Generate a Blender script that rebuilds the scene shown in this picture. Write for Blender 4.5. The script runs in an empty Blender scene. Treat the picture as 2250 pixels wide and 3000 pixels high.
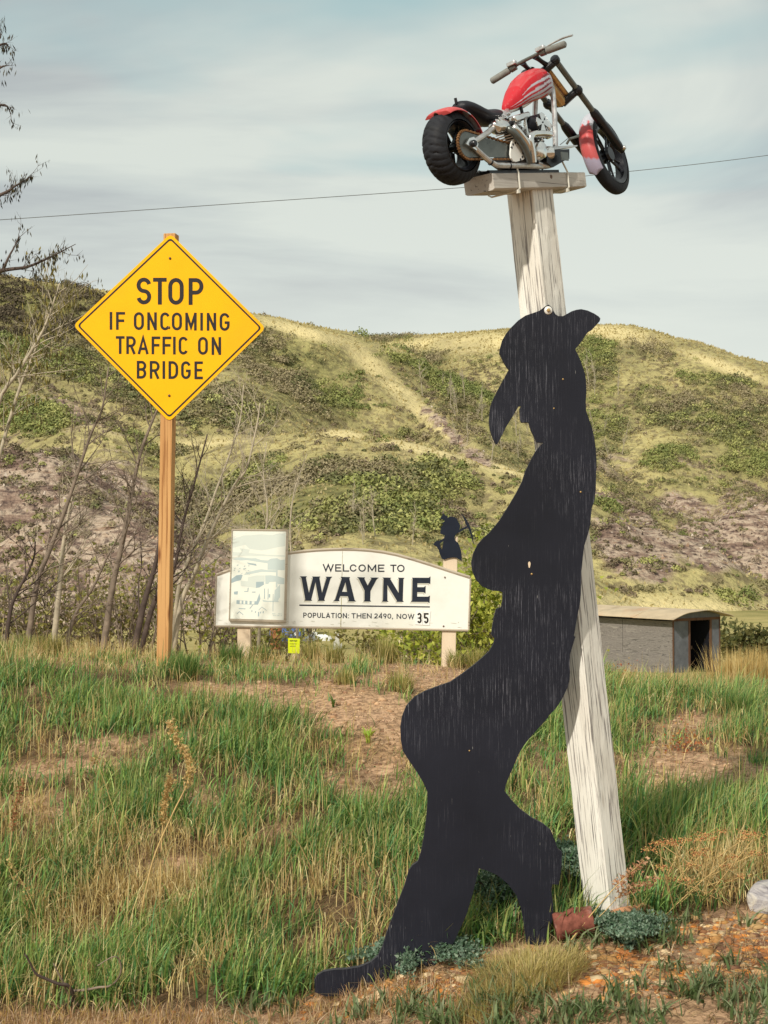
import bpy, math, random
import numpy as np
from mathutils import Matrix, Vector
from mathutils.geometry import tessellate_polygon

rng = np.random.default_rng(7)
random.seed(7)
scn = bpy.context.scene
col = scn.collection

# ------------------------------------------------------------------ camera
PITCH = math.atan(87 / 4204.0)
cam_d = bpy.data.cameras.new("camera")
cam = bpy.data.objects.new("camera", cam_d)
col.objects.link(cam)
cam.location = (0, 0, 1.5)
cam.rotation_euler = (math.pi / 2 + PITCH, 0, 0)
cam_d.sensor_width = 36.0
cam_d.sensor_fit = 'AUTO'
cam_d.lens = 4204.0 / 3000.0 * 36.0
cam_d.clip_start = 0.1
cam_d.clip_end = 5000
scn.camera = cam

# ------------------------------------------------------------------ light
SUN_DIR = Vector((-0.42, -0.72, 0.62)).normalized()      # towards the sun
sun_d = bpy.data.lights.new("sun", 'SUN')
sun_d.energy = 3.9
sun_d.angle = math.radians(1.6)
sun_d.color = (1.0, 0.93, 0.82)
sun = bpy.data.objects.new("sun", sun_d)
col.objects.link(sun)
sun.rotation_euler = (-SUN_DIR).to_track_quat('-Z', 'Y').to_euler()
sun.location = (-30, -30, 60)

world = bpy.data.worlds.new("World")
scn.world = world
world.use_nodes = True
wn, wl = world.node_tree.nodes, world.node_tree.links
wn.clear()
w_out = wn.new('ShaderNodeOutputWorld')
w_bg = wn.new('ShaderNodeBackground')
w_bg.inputs['Strength'].default_value = 0.1
sky = wn.new('ShaderNodeTexSky')
sky.sky_type = 'NISHITA'
sky.sun_disc = False
sky.sun_elevation = math.asin(SUN_DIR.z)
sky.sun_rotation = math.atan2(SUN_DIR.x, SUN_DIR.y)
sky.altitude = 700
tc = wn.new('ShaderNodeTexCoord')
sep = wn.new('ShaderNodeSeparateXYZ')
wl.new(tc.outputs['Generated'], sep.inputs[0])


def wmath(op, a, b=None):
    n = wn.new('ShaderNodeMath')
    n.operation = op
    for i, v in enumerate((a, b)):
        if v is None:
            continue
        if isinstance(v, (int, float)):
            n.inputs[i].default_value = v
        else:
            wl.new(v, n.inputs[i])
    return n.outputs[0]


zz = wmath('ADD', wmath('MAXIMUM', sep.outputs['Z'], 0.0), 0.16)
comb = wn.new('ShaderNodeCombineXYZ')
wl.new(wmath('DIVIDE', sep.outputs['X'], zz), comb.inputs[0])
wl.new(wmath('DIVIDE', sep.outputs['Y'], zz), comb.inputs[1])


def wnoise(scale, detail, loc, sc, dist=0.0):
    mp = wn.new('ShaderNodeMapping')
    mp.inputs['Location'].default_value = loc
    mp.inputs['Scale'].default_value = sc
    wl.new(comb.outputs[0], mp.inputs['Vector'])
    n = wn.new('ShaderNodeTexNoise')
    n.inputs['Scale'].default_value = scale
    n.inputs['Detail'].default_value = detail
    n.inputs['Roughness'].default_value = 0.55
    n.inputs['Distortion'].default_value = dist
    wl.new(mp.outputs[0], n.inputs['Vector'])
    return n.outputs['Fac']


def wramp(fac, stops):
    r = wn.new('ShaderNodeValToRGB')
    els = r.color_ramp.elements
    while len(els) < len(stops):
        els.new(0.5)
    for e, (p, c) in zip(els, stops):
        e.position = p
        e.color = (*c, 1)
    wl.new(fac, r.inputs[0])
    return r.outputs[0]


def wmix(fac, a, b):
    m = wn.new('ShaderNodeMix')
    m.data_type = 'RGBA'
    for sock, v in ((m.inputs[0], fac), (m.inputs[6], a), (m.inputs[7], b)):
        if isinstance(v, tuple):
            sock.default_value = (*v, 1)
        elif isinstance(v, (int, float)):
            sock.default_value = v
        else:
            wl.new(v, sock)
    return m.outputs[2]


# thin high cloud: streaks of grey in pale warm white, a few teal openings
streak = wnoise(0.95, 6, (5.1, 0.4, 0), (-0.6, 1.0, 1), 0.9)
cloud = wramp(streak, [(0.36, (4.75, 5.05, 5.0)), (0.47, (6.3, 6.75, 6.3)), (0.58, (7.7, 8.1, 7.25))])
gaps = wnoise(0.8, 5, (2.2, 9.1, 0), (-0.7, 1.1, 1), 0.5)
gapf = wramp(gaps, [(0.54, (0, 0, 0)), (0.66, (0.85, 0.85, 0.85))])
skycol = wmix(gapf, cloud, (3.9, 5.9, 6.0))
low = wramp(sep.outputs['Z'], [(0.10, (0.9, 0.9, 0.9)), (0.25, (0, 0, 0))])
skycol = wmix(low, skycol, (8.2, 8.45, 7.5))
skycol = wmix(0.88, sky.outputs[0], skycol)
wl.new(skycol, w_bg.inputs['Color'])
wl.new(w_bg.outputs[0], w_out.inputs[0])

scn.view_settings.view_transform = 'Standard'
scn.view_settings.look = 'None'
scn.view_settings.gamma = 1.0
scn.view_settings.exposure = 0.0
scn.view_settings.use_curve_mapping = False

# ------------------------------------------------------------------ pixel to place (measurements were taken off the 2250 x 3000 photograph)
F_PX, CXP, CYP = 4204.0, 1125.0, 1500.0
EYE = np.array([0, 0, 1.5])
FW = np.array([0, math.cos(PITCH), math.sin(PITCH)])
UPV = np.array([0, -math.sin(PITCH), math.cos(PITCH)])


def ray(x, y):
    return FW + np.array([1.0, 0, 0]) * (x - CXP) / F_PX - UPV * (y - CYP) / F_PX


def P(x, y, d):
    r = ray(x, y)
    return EYE + r * (d / r[1])


def Q(x, y, d):                      # the same, from the 1659-wide view
    return P(x * 2250 / 1659.0, y * 2250 / 1659.0, d)


def proj(p):                         # Nx3 -> px in the 1659-wide view
    q = np.asarray(p, float) - EYE
    z = q @ FW
    k = 1659 / 2250.0
    return (CXP + F_PX * q[:, 0] / z) * k, (CYP - F_PX * (q @ UPV) / z) * k


# ------------------------------------------------------------------ mesh helpers
def lin(c):
    return c / 12.92 if c <= 0.04045 else ((c + 0.055) / 1.055) ** 2.4


def S(r, g, b):
    return (lin(r / 255), lin(g / 255), lin(b / 255))


def world_off(p):
    o = np.zeros(3)
    while p is not None:
        o += np.array(p.location)
        p = p.parent
    return o


def tri_mesh(name, V, T, mat, cols=None, smooth=False):
    V = np.asarray(V, np.float32)
    T = np.asarray(T, np.int32)
    me = bpy.data.meshes.new(name)
    me.vertices.add(len(V))
    me.vertices.foreach_set('co', V.ravel())
    k = T.shape[1]
    me.loops.add(T.size)
    me.loops.foreach_set('vertex_index', T.ravel())
    me.polygons.add(len(T))
    me.polygons.foreach_set('loop_start', np.arange(len(T), dtype=np.int32) * k)
    if smooth:
        me.polygons.foreach_set('use_smooth', np.ones(len(T), bool))
    if cols is not None:
        a = me.color_attributes.new('col', 'FLOAT_COLOR', 'POINT')
        c4 = np.ones((len(V), 4), np.float32)
        c4[:, :3] = cols
        a.data.foreach_set('color', c4.ravel())
    me.update(calc_edges=True)
    me.validate()
    if mat:
        me.materials.append(mat)
    return me


def link(name, me, parent=None):
    o = bpy.data.objects.new(name, me)
    col.objects.link(o)
    if parent is not None:
        o.parent = parent
    return o


def tri_obj(name, V, T, mat, parent=None, cols=None, smooth=False):
    V = np.asarray(V, float)
    if parent is not None:
        V = V - world_off(parent)
    return link(name, tri_mesh(name, V, T, mat, cols, smooth), parent)


def tag(o, label=None, cat=None, group=None, kind=None):
    if label:
        o['label'] = label
    if cat:
        o['category'] = cat
    if group:
        o['group'] = group
    if kind:
        o['kind'] = kind
    return o


def empty(name, loc, label, cat, group=None):
    o = bpy.data.objects.new(name, None)
    col.objects.link(o)
    o.location = tuple(float(v) for v in loc)
    o.empty_display_size = 0.1
    return tag(o, label, cat, group)


class MB:
    def __init__(self):
        self.v, self.f = [], []

    def add(self, vs, fs):
        n = len(self.v)
        self.v += [tuple(float(c) for c in p) for p in vs]
        self.f += [tuple(i + n for i in f) for f in fs]
        return self

    def box(self, c, s, R=None):
        c = np.array(c, float)
        h = np.array(s, float) / 2
        pts = np.array([[x, y, z] for x in (-1, 1) for y in (-1, 1) for z in (-1, 1)]) * h
        if R is not None:
            pts = pts @ np.asarray(R).T
        return self.add(pts + c, [(0, 1, 3, 2), (4, 6, 7, 5), (0, 4, 5, 1), (2, 3, 7, 6), (0, 2, 6, 4), (1, 5, 7, 3)])

    def tube(self, path, rad, n=8, cap=True, squash=None):
        path = [np.array(p, float) for p in path]
        if not hasattr(rad, '__len__'):
            rad = [rad] * len(path)
        t0 = path[1] - path[0]
        t0 = t0 / (np.linalg.norm(t0) + 1e-12)
        a = np.array([0, 0, 1.0]) if abs(t0[2]) < 0.9 else np.array([1.0, 0, 0])
        u = np.cross(t0, a)
        u /= np.linalg.norm(u)
        vs, fs = [], []
        for i, p in enumerate(path):
            if i == 0:
                t = path[1] - path[0]
            elif i == len(path) - 1:
                t = path[-1] - path[-2]
            else:
                t = path[i + 1] - path[i - 1]
            t = t / (np.linalg.norm(t) + 1e-12)
            u = u - t * (u @ t)
            u /= (np.linalg.norm(u) + 1e-12)
            w = np.cross(t, u)
            for k in range(n):
                an = 2 * math.pi * k / n
                vs.append(p + rad[i] * (math.cos(an) * u + math.sin(an) * w))
        m = len(path)
        for i in range(m - 1):
            for k in range(n):
                k2 = (k + 1) % n
                fs.append((i * n + k, i * n + k2, (i + 1) * n + k2, (i + 1) * n + k))
        if cap:
            fs.append(tuple(range(n - 1, -1, -1)))
            fs.append(tuple((m - 1) * n + k for k in range(n)))
        return self.add(vs, fs)

    def cyl(self, a, b, r, n=16, r2=None):
        return self.tube([a, b], [r, r if r2 is None else r2], n)

    def lathe(self, c, axis, prof, n=32, cap=False):          # prof: (radius, along axis)
        c = np.array(c, float)
        ax = np.array(axis, float)
        ax /= np.linalg.norm(ax)
        a = np.array([0, 0, 1.0]) if abs(ax[2]) < 0.9 else np.array([1.0, 0, 0])
        u = np.cross(ax, a)
        u /= np.linalg.norm(u)
        w = np.cross(ax, u)
        vs, fs = [], []
        for k in range(n):
            an = 2 * math.pi * k / n
            d = math.cos(an) * u + math.sin(an) * w
            for r, h in prof:
                vs.append(c + d * r + ax * h)
        m = len(prof)
        for k in range(n):
            k2 = (k + 1) % n
            for j in range(m - 1):
                fs.append((k * m + j, k2 * m + j, k2 * m + j + 1, k * m + j + 1))
        if cap:
            fs.append(tuple(k * m for k in range(n - 1, -1, -1)))
            fs.append(tuple(k * m + m - 1 for k in range(n)))
        return self.add(vs, fs)

    def prism(self, loops, depth):
        """loops: outline (and holes) as 3D points; extruded along the vector depth"""
        depth = np.array(depth, float)
        flat = [Vector(p) for lp in loops for p in lp]
        tri = tessellate_polygon([[Vector(p) for p in lp] for lp in loops])
        n = len(flat)
        vs = [np.array(p) for p in flat] + [np.array(p) + depth for p in flat]
        fs = []
        for t in tri:
            a, b, c = (np.array(flat[i]) for i in t)
            nn = np.cross(b - a, c - a)
            t2 = t if nn @ depth < 0 else t[::-1]
            fs.append(tuple(t2))
            fs.append(tuple(i + n for i in t2[::-1]))
        s = 0
        for lp in loops:
            m = len(lp)
            for i in range(m):
                j = (i + 1) % m
                fs.append((s + i, s + j, s + j + n, s + i + n))
            s += m
        return self.add(vs, fs)

    def build(self, name, mat, parent=None, smooth=False, local=False, bevel=0, sub=0, cols=None, auto=None):
        V = np.array(self.v)
        if parent is not None and not local:
            V = V - world_off(parent)
        me = bpy.data.meshes.new(name)
        me.from_pydata([tuple(p) for p in V], [], self.f)
        if smooth:
            me.polygons.foreach_set('use_smooth', np.ones(len(self.f), bool))
        if cols is not None:
            a = me.color_attributes.new('col', 'FLOAT_COLOR', 'POINT')
            c4 = np.ones((len(V), 4), np.float32)
            c4[:, :3] = cols
            a.data.foreach_set('color', c4.ravel())
        me.update()
        if auto is not None:
            me.set_sharp_from_angle(angle=math.radians(auto))
        me.materials.append(mat)
        o = link(name, me, parent)
        if bevel:
            m = o.modifiers.new('bevel', 'BEVEL')
            m.width = bevel
            m.segments = 2
            m.limit_method = 'ANGLE'
            m.angle_limit = math.radians(40)
        if sub:
            m = o.modifiers.new('sub', 'SUBSURF')
            m.levels = m.render_levels = sub
        return o


def smooth_path(pts, n=6):
    """Catmull-Rom through the points"""
    p = [np.array(q, float) for q in pts]
    p = [2 * p[0] - p[1]] + p + [2 * p[-1] - p[-2]]
    out = []
    for i in range(1, len(p) - 2):
        for k in range(n):
            t = k / n
            out.append(0.5 * (2 * p[i] + (p[i + 1] - p[i - 1]) * t + (2 * p[i - 1] - 5 * p[i] + 4 * p[i + 1] - p[i + 2]) * t * t
                              + (3 * p[i] - p[i - 1] - 3 * p[i + 1] + p[i + 2]) * t ** 3))
    out.append(p[-2])
    return out


def hash2(ix, iy, seed):
    h = (ix.astype(np.int64) * 374761393 + iy.astype(np.int64) * 668265263 + seed * 1442695041) & 0x7fffffff
    h = (h ^ (h >> 13)) * 1274126177 & 0x7fffffff
    return ((h ^ (h >> 16)) & 0xffff) / 65535.0


def vnoise(x, y, seed=0):
    x = np.asarray(x, float)
    y = np.asarray(y, float)
    ix, iy = np.floor(x), np.floor(y)
    fx, fy = x - ix, y - iy
    fx, fy = fx * fx * (3 - 2 * fx), fy * fy * (3 - 2 * fy)
    a, b = hash2(ix, iy, seed), hash2(ix + 1, iy, seed)
    c, d = hash2(ix, iy + 1, seed), hash2(ix + 1, iy + 1, seed)
    return (a * (1 - fx) + b * fx) * (1 - fy) + (c * (1 - fx) + d * fx) * fy


def fbm(x, y, o=4, seed=0, gain=0.5):
    s, a, t = 0, 1.0, 0
    for i in range(o):
        s = s + a * vnoise(x * 2 ** i + 17.3 * i, y * 2 ** i - 9.1 * i, seed + i)
        t += a
        a *= gain
    return s / t


# ------------------------------------------------------------------ materials
def mat_base(name, rough=0.7, spec=0.3, metal=0.0, color=(0.5, 0.5, 0.5)):
    m = bpy.data.materials.new(name)
    m.use_nodes = True
    b = m.node_tree.nodes['Principled BSDF']
    b.inputs['Base Color'].default_value = (*color, 1)
    b.inputs['Roughness'].default_value = rough
    b.inputs['Specular IOR Level'].default_value = spec
    b.inputs['Metallic'].default_value = metal
    return m, m.node_tree.nodes, m.node_tree.links, b


def n_noise(nodes, links, scale, detail=4, coord='Object', sc=(1, 1, 1), rough=0.6, dist=0.0, loc=(0, 0, 0)):
    t = nodes.new('ShaderNodeTexCoord')
    mp = nodes.new('ShaderNodeMapping')
    mp.inputs['Scale'].default_value = sc
    mp.inputs['Location'].default_value = loc
    links.new(t.outputs[coord], mp.inputs['Vector'])
    n = nodes.new('ShaderNodeTexNoise')
    n.inputs['Scale'].default_value = scale
    n.inputs['Detail'].default_value = detail
    n.inputs['Roughness'].default_value = rough
    n.inputs['Distortion'].default_value = dist
    links.new(mp.outputs[0], n.inputs['Vector'])
    return n.outputs['Fac']


def n_ramp(nodes, links, fac, stops):
    r = nodes.new('ShaderNodeValToRGB')
    els = r.color_ramp.elements
    while len(els) < len(stops):
        els.new(0.5)
    for e, (p, c) in zip(els, stops):
        e.position = p
        e.color = (*c, 1) if hasattr(c, '__len__') else (c, c, c, 1)
    links.new(fac, r.inputs[0])
    return r.outputs[0]


def n_mix(nodes, links, fac, a, b, mode='MIX'):
    m = nodes.new('ShaderNodeMix')
    m.data_type = 'RGBA'
    m.blend_type = mode
    for sock, v in ((m.inputs[0], fac), (m.inputs[6], a), (m.inputs[7], b)):
        if isinstance(v, tuple):
            sock.default_value = (*v, 1)
        elif isinstance(v, (int, float)):
            sock.default_value = v
        else:
            links.new(v, sock)
    return m.outputs[2]


def n_bump(nodes, links, b, h, strength=0.3, dist=0.01):
    bp = nodes.new('ShaderNodeBump')
    bp.inputs['Strength'].default_value = strength
    bp.inputs['Distance'].default_value = dist
    links.new(h, bp.inputs['Height'])
    links.new(bp.outputs[0], b.inputs['Normal'])


def plain(name, color, rough=0.6, spec=0.3, metal=0.0, var=0.15, scale=20, dirt=None):
    m, n, l, b = mat_base(name, rough, spec, metal)
    f = n_noise(n, l, scale, 5)
    lo = tuple(c * (1 - var) for c in color)
    hi = tuple(min(1, c * (1 + var)) for c in color)
    c = n_ramp(n, l, f, [(0.3, lo), (0.7, hi)])
    if dirt:
        f2 = n_noise(n, l, scale * 0.35, 6, loc=(3, 1, 7))
        c = n_mix(n, l, n_ramp(n, l, f2, [(0.55, 0.0), (0.72, 0.8)]), c, dirt)
    l.new(c, b.inputs['Base Color'])
    if rough < 0.9:
        l.new(n_ramp(n, l, f, [(0.3, max(0.02, rough - 0.08)), (0.7, min(1, rough + 0.1))]), b.inputs['Roughness'])
    return m


def wood(name, base, dark, light, gscale=(70, 70, 1.2), crack=0.0, rough=0.85, knots=None, axis='Z', line=(0.33, 0.42)):
    m, n, l, b = mat_base(name, rough, 0.15)
    sc = gscale if axis == 'Z' else (gscale[2], gscale[1], gscale[0])
    g = n_noise(n, l, 1.0, 5, sc=sc, rough=0.65)
    broad = n_noise(n, l, 1.0, 3, sc=tuple(s * 0.09 if s > 5 else s * 0.8 for s in sc), loc=(5, 5, 5))
    c = n_ramp(n, l, broad, [(0.32, base), (0.68, light)])
    lines = n_ramp(n, l, g, [(line[0], 1.0), (line[1], 0.0)])
    c = n_mix(n, l, lines, c, dark)
    if crack:
        ck = n_noise(n, l, 1.0, 2, sc=tuple(s * 0.6 if s > 5 else s * 0.7 for s in sc), loc=(11, 3, 2))
        ckf = n_ramp(n, l, ck, [(0.26, crack), (0.30, 0.0)])
        c = n_mix(n, l, ckf, c, tuple(v * 0.25 for v in dark))
    if knots:
        t = n.new('ShaderNodeTexCoord')
        mp = n.new('ShaderNodeMapping')
        mp.inputs['Scale'].default_value = knots[0]
        l.new(t.outputs['Object'], mp.inputs[0])
        v = n.new('ShaderNodeTexVoronoi')
        v.inputs['Scale'].default_value = 1.0
        l.new(mp.outputs[0], v.inputs['Vector'])
        c = n_mix(n, l, n_ramp(n, l, v.outputs['Distance'], [(0.06, 0.85), (knots[2], 0.0)]), c, knots[1])
    l.new(c, b.inputs['Base Color'])
    n_bump(n, l, b, g, 0.5, 0.004)
    return m


def veg_mat(name, trans=0.35, rough=0.55, spec=0.25):
    m, n, l, b = mat_base(name, rough, spec)
    a = n.new('ShaderNodeAttribute')
    a.attribute_name = 'col'
    l.new(a.outputs['Color'], b.inputs['Base Color'])
    if trans:
        tr = n.new('ShaderNodeBsdfTranslucent')
        mx = n.new('ShaderNodeMixShader')
        mx.inputs[0].default_value = trans
        l.new(n_mix(n, l, 1.0, a.outputs['Color'], (1.0, 1.0, 0.75), 'MULTIPLY'), tr.inputs['Color'])
        l.new(b.outputs[0], mx.inputs[1])
        l.new(tr.outputs[0], mx.inputs[2])
        l.new(mx.outputs[0], n['Material Output'].inputs['Surface'])
    return m


M = {}
M['veg'] = veg_mat('foliage')
M['vcol'] = veg_mat('coloured_surface', 0.0, 0.8, 0.2)
M['print'] = veg_mat('printed_paint', 0.0, 0.5, 0.3)
M['post'] = wood('weathered_post_wood', S(220, 215, 204), S(142, 136, 132), S(236, 233, 224), (150, 150, 4.0), 0.8, knots=((11, 11, 2.2), S(140, 122, 102), 0.13), line=(0.40, 0.47))
M['beam'] = wood('weathered_beam_wood', S(176, 170, 164), S(104, 98, 96), S(202, 197, 188), (90, 90, 2.6), 0.8, axis='X')
M['sign_post'] = wood('cedar_post_wood', S(188, 138, 88), S(146, 98, 58), S(206, 160, 106), (60, 60, 1.0), 0.0, knots=((16, 16, 3.4), S(112, 60, 34), 0.26), line=(0.37, 0.46))
M['pale_post'] = wood('pale_post_wood', S(208, 186, 158), S(140, 108, 88), S(222, 204, 178), (50, 50, 1.0), 0.5)
M['trim_wood'] = wood('sign_trim_wood', S(168, 156, 138), S(104, 94, 82), S(186, 174, 156), (2, 40, 40), 0.0)


def black_board():
    m, n, l, b = mat_base('black_painted_plywood', 0.62, 0.22)
    g = n_noise(n, l, 1.0, 6, sc=(300, 300, 6.5), rough=0.8)
    patch = n_noise(n, l, 1.6, 4, loc=(2.2, 0, 4.7))
    base = n_ramp(n, l, patch, [(0.35, (0.0065, 0.0072, 0.0125)), (0.65, (0.013, 0.014, 0.023))])
    f = n_ramp(n, l, g, [(0.55, 0.0), (0.66, 1.0)])
    amt = n_ramp(n, l, n_noise(n, l, 2.3, 4, loc=(9, 1, 3)), [(0.45, 0.04), (0.60, 1.0)])
    c = n_mix(n, l, n_mix(n, l, 1.0, f, amt, 'MULTIPLY'), base, (0.19, 0.19, 0.22))
    g2 = n_noise(n, l, 1.0, 2, sc=(210, 210, 13), loc=(4, 4, 4))
    c = n_mix(n, l, n_ramp(n, l, g2, [(0.735, 0.0), (0.755, 1.0)]), c, (0.4, 0.39, 0.36))
    t = n.new('ShaderNodeTexCoord')
    mp = n.new('ShaderNodeMapping')
    mp.inputs['Scale'].default_value = (7, 7, 3.2)
    mp.inputs['Location'].default_value = (0.3, 0.2, 0.25)
    l.new(t.outputs['Object'], mp.inputs[0])
    l.new(c, b.inputs['Base Color'])
    hgt = n_mix(n, l, 0.6, g, patch)
    n_bump(n, l, b, hgt, 0.35, 0.004)
    return m


M['board'] = black_board()
M['board_edge'] = plain('board_edge_lit', (0.045, 0.045, 0.05), 0.8, 0.2, var=0.4, scale=60, dirt=(0.20, 0.17, 0.15))  # paler than the face: the lit edge line is put into the colour
M['yellow'] = plain('yellow_sign_sheet', (0.95, 0.47, 0.004), 0.5, 0.15, var=0.05, scale=3, dirt=(0.86, 0.40, 0.012))
M['black_print'] = plain('black_print', (0.018, 0.014, 0.014), 0.5, 0.3, var=0.3, scale=40)
M['navy_print'] = plain('navy_print', (0.016, 0.022, 0.036), 0.5, 0.3, var=0.3, scale=14)
M['shade_print'] = plain('beige_shade_print', (0.56, 0.55, 0.47), 0.6, 0.2, var=0.08, scale=10)
M['white_board'] = plain('white_painted_board', (0.80, 0.80, 0.74), 0.6, 0.25, var=0.04, scale=4, dirt=(0.70, 0.69, 0.60))
M['white_plate'] = plain('white_plate', (0.84, 0.84, 0.80), 0.4, 0.3, var=0.04, scale=8)
M['steel_black'] = plain('black_steel_plate', (0.010, 0.014, 0.026), 0.6, 0.2, var=0.2, scale=8)
M['bolt'] = plain('rusty_bolt', (0.16, 0.10, 0.07), 0.6, 0.4, 0.5, var=0.4, scale=200)
M['washer'] = plain('zinc_washer', (0.72, 0.70, 0.64), 0.45, 0.4, 0.2, var=0.1, scale=100)
M['brass'] = plain('bolt_brass', (0.46, 0.30, 0.12), 0.45, 0.4, 0.5, var=0.2, scale=100)
M['rubber'] = plain('black_rubber', (0.014, 0.015, 0.019), 0.7, 0.3, var=0.35, scale=30, dirt=(0.04, 0.038, 0.036))
M['black_paint'] = plain('black_enamel', (0.008, 0.009, 0.013), 0.32, 0.45, var=0.3, scale=40)
M['leather'] = plain('black_vinyl', (0.010, 0.010, 0.015), 0.5, 0.35, var=0.2, scale=60)
M['chrome'] = plain('worn_chrome', (0.74, 0.73, 0.71), 0.16, 0.5, 1.0, var=0.12, scale=25, dirt=(0.42, 0.38, 0.35))
M['chrome_dull'] = plain('dull_chrome', (0.60, 0.59, 0.58), 0.34, 0.5, 0.85, var=0.2, scale=40, dirt=(0.30, 0.25, 0.22))
M['grip'] = plain('grey_rubber_grip', (0.20, 0.20, 0.18), 0.6, 0.3, var=0.2, scale=60)
M['fork'] = plain('dull_fork_tube', (0.14, 0.145, 0.13), 0.4, 0.4, 0.5, var=0.25, scale=40)
M['chain'] = plain('rusty_chain', (0.20, 0.10, 0.04), 0.7, 0.3, 0.2, var=0.5, scale=120)
M['guard'] = plain('grey_guard_plate', (0.13, 0.14, 0.13), 0.3, 0.4, 0.5, var=0.35, scale=14)
M['gold'] = plain('brass_spring', (0.55, 0.34, 0.14), 0.4, 0.5, 0.6, var=0.3, scale=60)
M['red'] = plain('red_enamel', (0.52, 0.02, 0.03), 0.3, 0.5, var=0.1, scale=20)
M['tie'] = plain('white_nylon', (0.72, 0.70, 0.62), 0.5, 0.3, var=0.06, scale=60)
M['wire'] = plain('cable_black', (0.13, 0.135, 0.14), 0.6, 0.3, var=0.2, scale=2)


def paint_vcol():
    m, n, l, b = mat_base('flame_paint', 0.42, 0.4)
    a = n.new('ShaderNodeAttribute')
    a.attribute_name = 'col'
    f = n_noise(n, l, 90, 4)
    c = n_mix(n, l, n_ramp(n, l, f, [(0.62, 0.0), (0.75, 0.5)]), a.outputs['Color'], (0.55, 0.35, 0.33))
    l.new(c, b.inputs['Base Color'])
    return m


M['flame'] = paint_vcol()

# ------------------------------------------------------------------ near ground
_py = np.array([-60, 2, 3.5, 4.4, 5.0, 5.5, 6.0, 7.0, 8.0, 9.0, 9.6, 10.4, 12, 14, 20, 30, 40, 50, 60, 100, 400, 3000])
_pz = np.array([-0.1, -0.05, -0.03, 0.0, 0.03, 0.10, 0.20, 0.38, 0.545, 0.67, 0.72, 0.71, 0.56, 0.34, -0.4, -1.3, -2.2, -3.1, -3.6, -4.2, -5, -6])


def ground_z(x, y):
    x = np.asarray(x, float)
    y = np.asarray(y, float)
    toe = 0.28 * np.clip(-x, -1.5, 3)                       # the bank starts nearer on the right
    ys = np.where(y < 9.6, y + np.clip(-toe * np.clip((9.6 - y) / 4.4, 0, 1), -0.6, 0.6), y)
    z = (np.interp(ys - 0.22, _py, _pz) + np.interp(ys, _py, _pz) + np.interp(ys + 0.22, _py, _pz)) / 3
    k = np.clip((y - 5) / 4.6, 0, 1) * np.clip((30 - y) / 15, 0, 1)
    z = z - np.where(x > 0, 0.095, 0.016) * np.clip(x, -5, 3.2) * k - 0.065 * k - 0.045 * k * np.exp(-((x + 0.5) / 1.1) ** 2)
    z = z + 0.19 * (np.clip(x, -0.5, 0.7) - 0.15) * np.clip((y - 3.4) / 1.2, 0, 1) * np.clip((8 - y) / 3, 0, 1)
    z = z - 0.05 * np.exp(-((x + 0.22) / 0.24) ** 2 - ((y - 4.85) / 0.4) ** 2)
    k2 = np.clip((y - 3.5) / 2, 0, 1) * np.clip((30 - y) / 15, 0, 1)
    z = z + k2 * (0.10 * (fbm(x * 0.9, y * 0.9, 3, 3) - 0.5) + 0.05 * (fbm(x * 3.1, y * 3.1, 3, 5) - 0.5))
    return z


_ground_t = np.arange(3.2, 17.0, 0.03)


def G(px, py):
    """the spot on the near ground seen at a pixel of the 1659-wide view"""
    r = ray(px * 2250 / 1659.0, py * 2250 / 1659.0)
    p = EYE[None] + r[None] * _ground_t[:, None]
    below = p[:, 2] < ground_z(p[:, 0], p[:, 1])
    i = int(np.argmax(below)) if below.any() else 280
    q = p[i]
    return np.array([q[0], q[1], float(ground_z(q[0], q[1]))])


def grid_mesh(xs, ys, zf):
    X, Y = np.meshgrid(xs, ys)
    Z = zf(X, Y)
    V = np.stack([X.ravel(), Y.ravel(), Z.ravel()], 1)
    nx, ny = len(xs), len(ys)
    i = np.arange(nx - 1)[None] + nx * np.arange(ny - 1)[:, None]
    Fc = np.stack([i, i + 1, i + nx + 1, i + nx], -1).reshape(-1, 4)
    return V, Fc


def spaced(near, step, far, n, grow=True):
    a = np.arange(near[0], near[1] + 1e-6, step)
    lo = near[0] - np.geomspace(step, near[0] - far[0], n)[::1]
    hi = near[1] + np.geomspace(step, far[1] - near[1], n)
    return np.concatenate([lo[::-1], a, hi])


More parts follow.
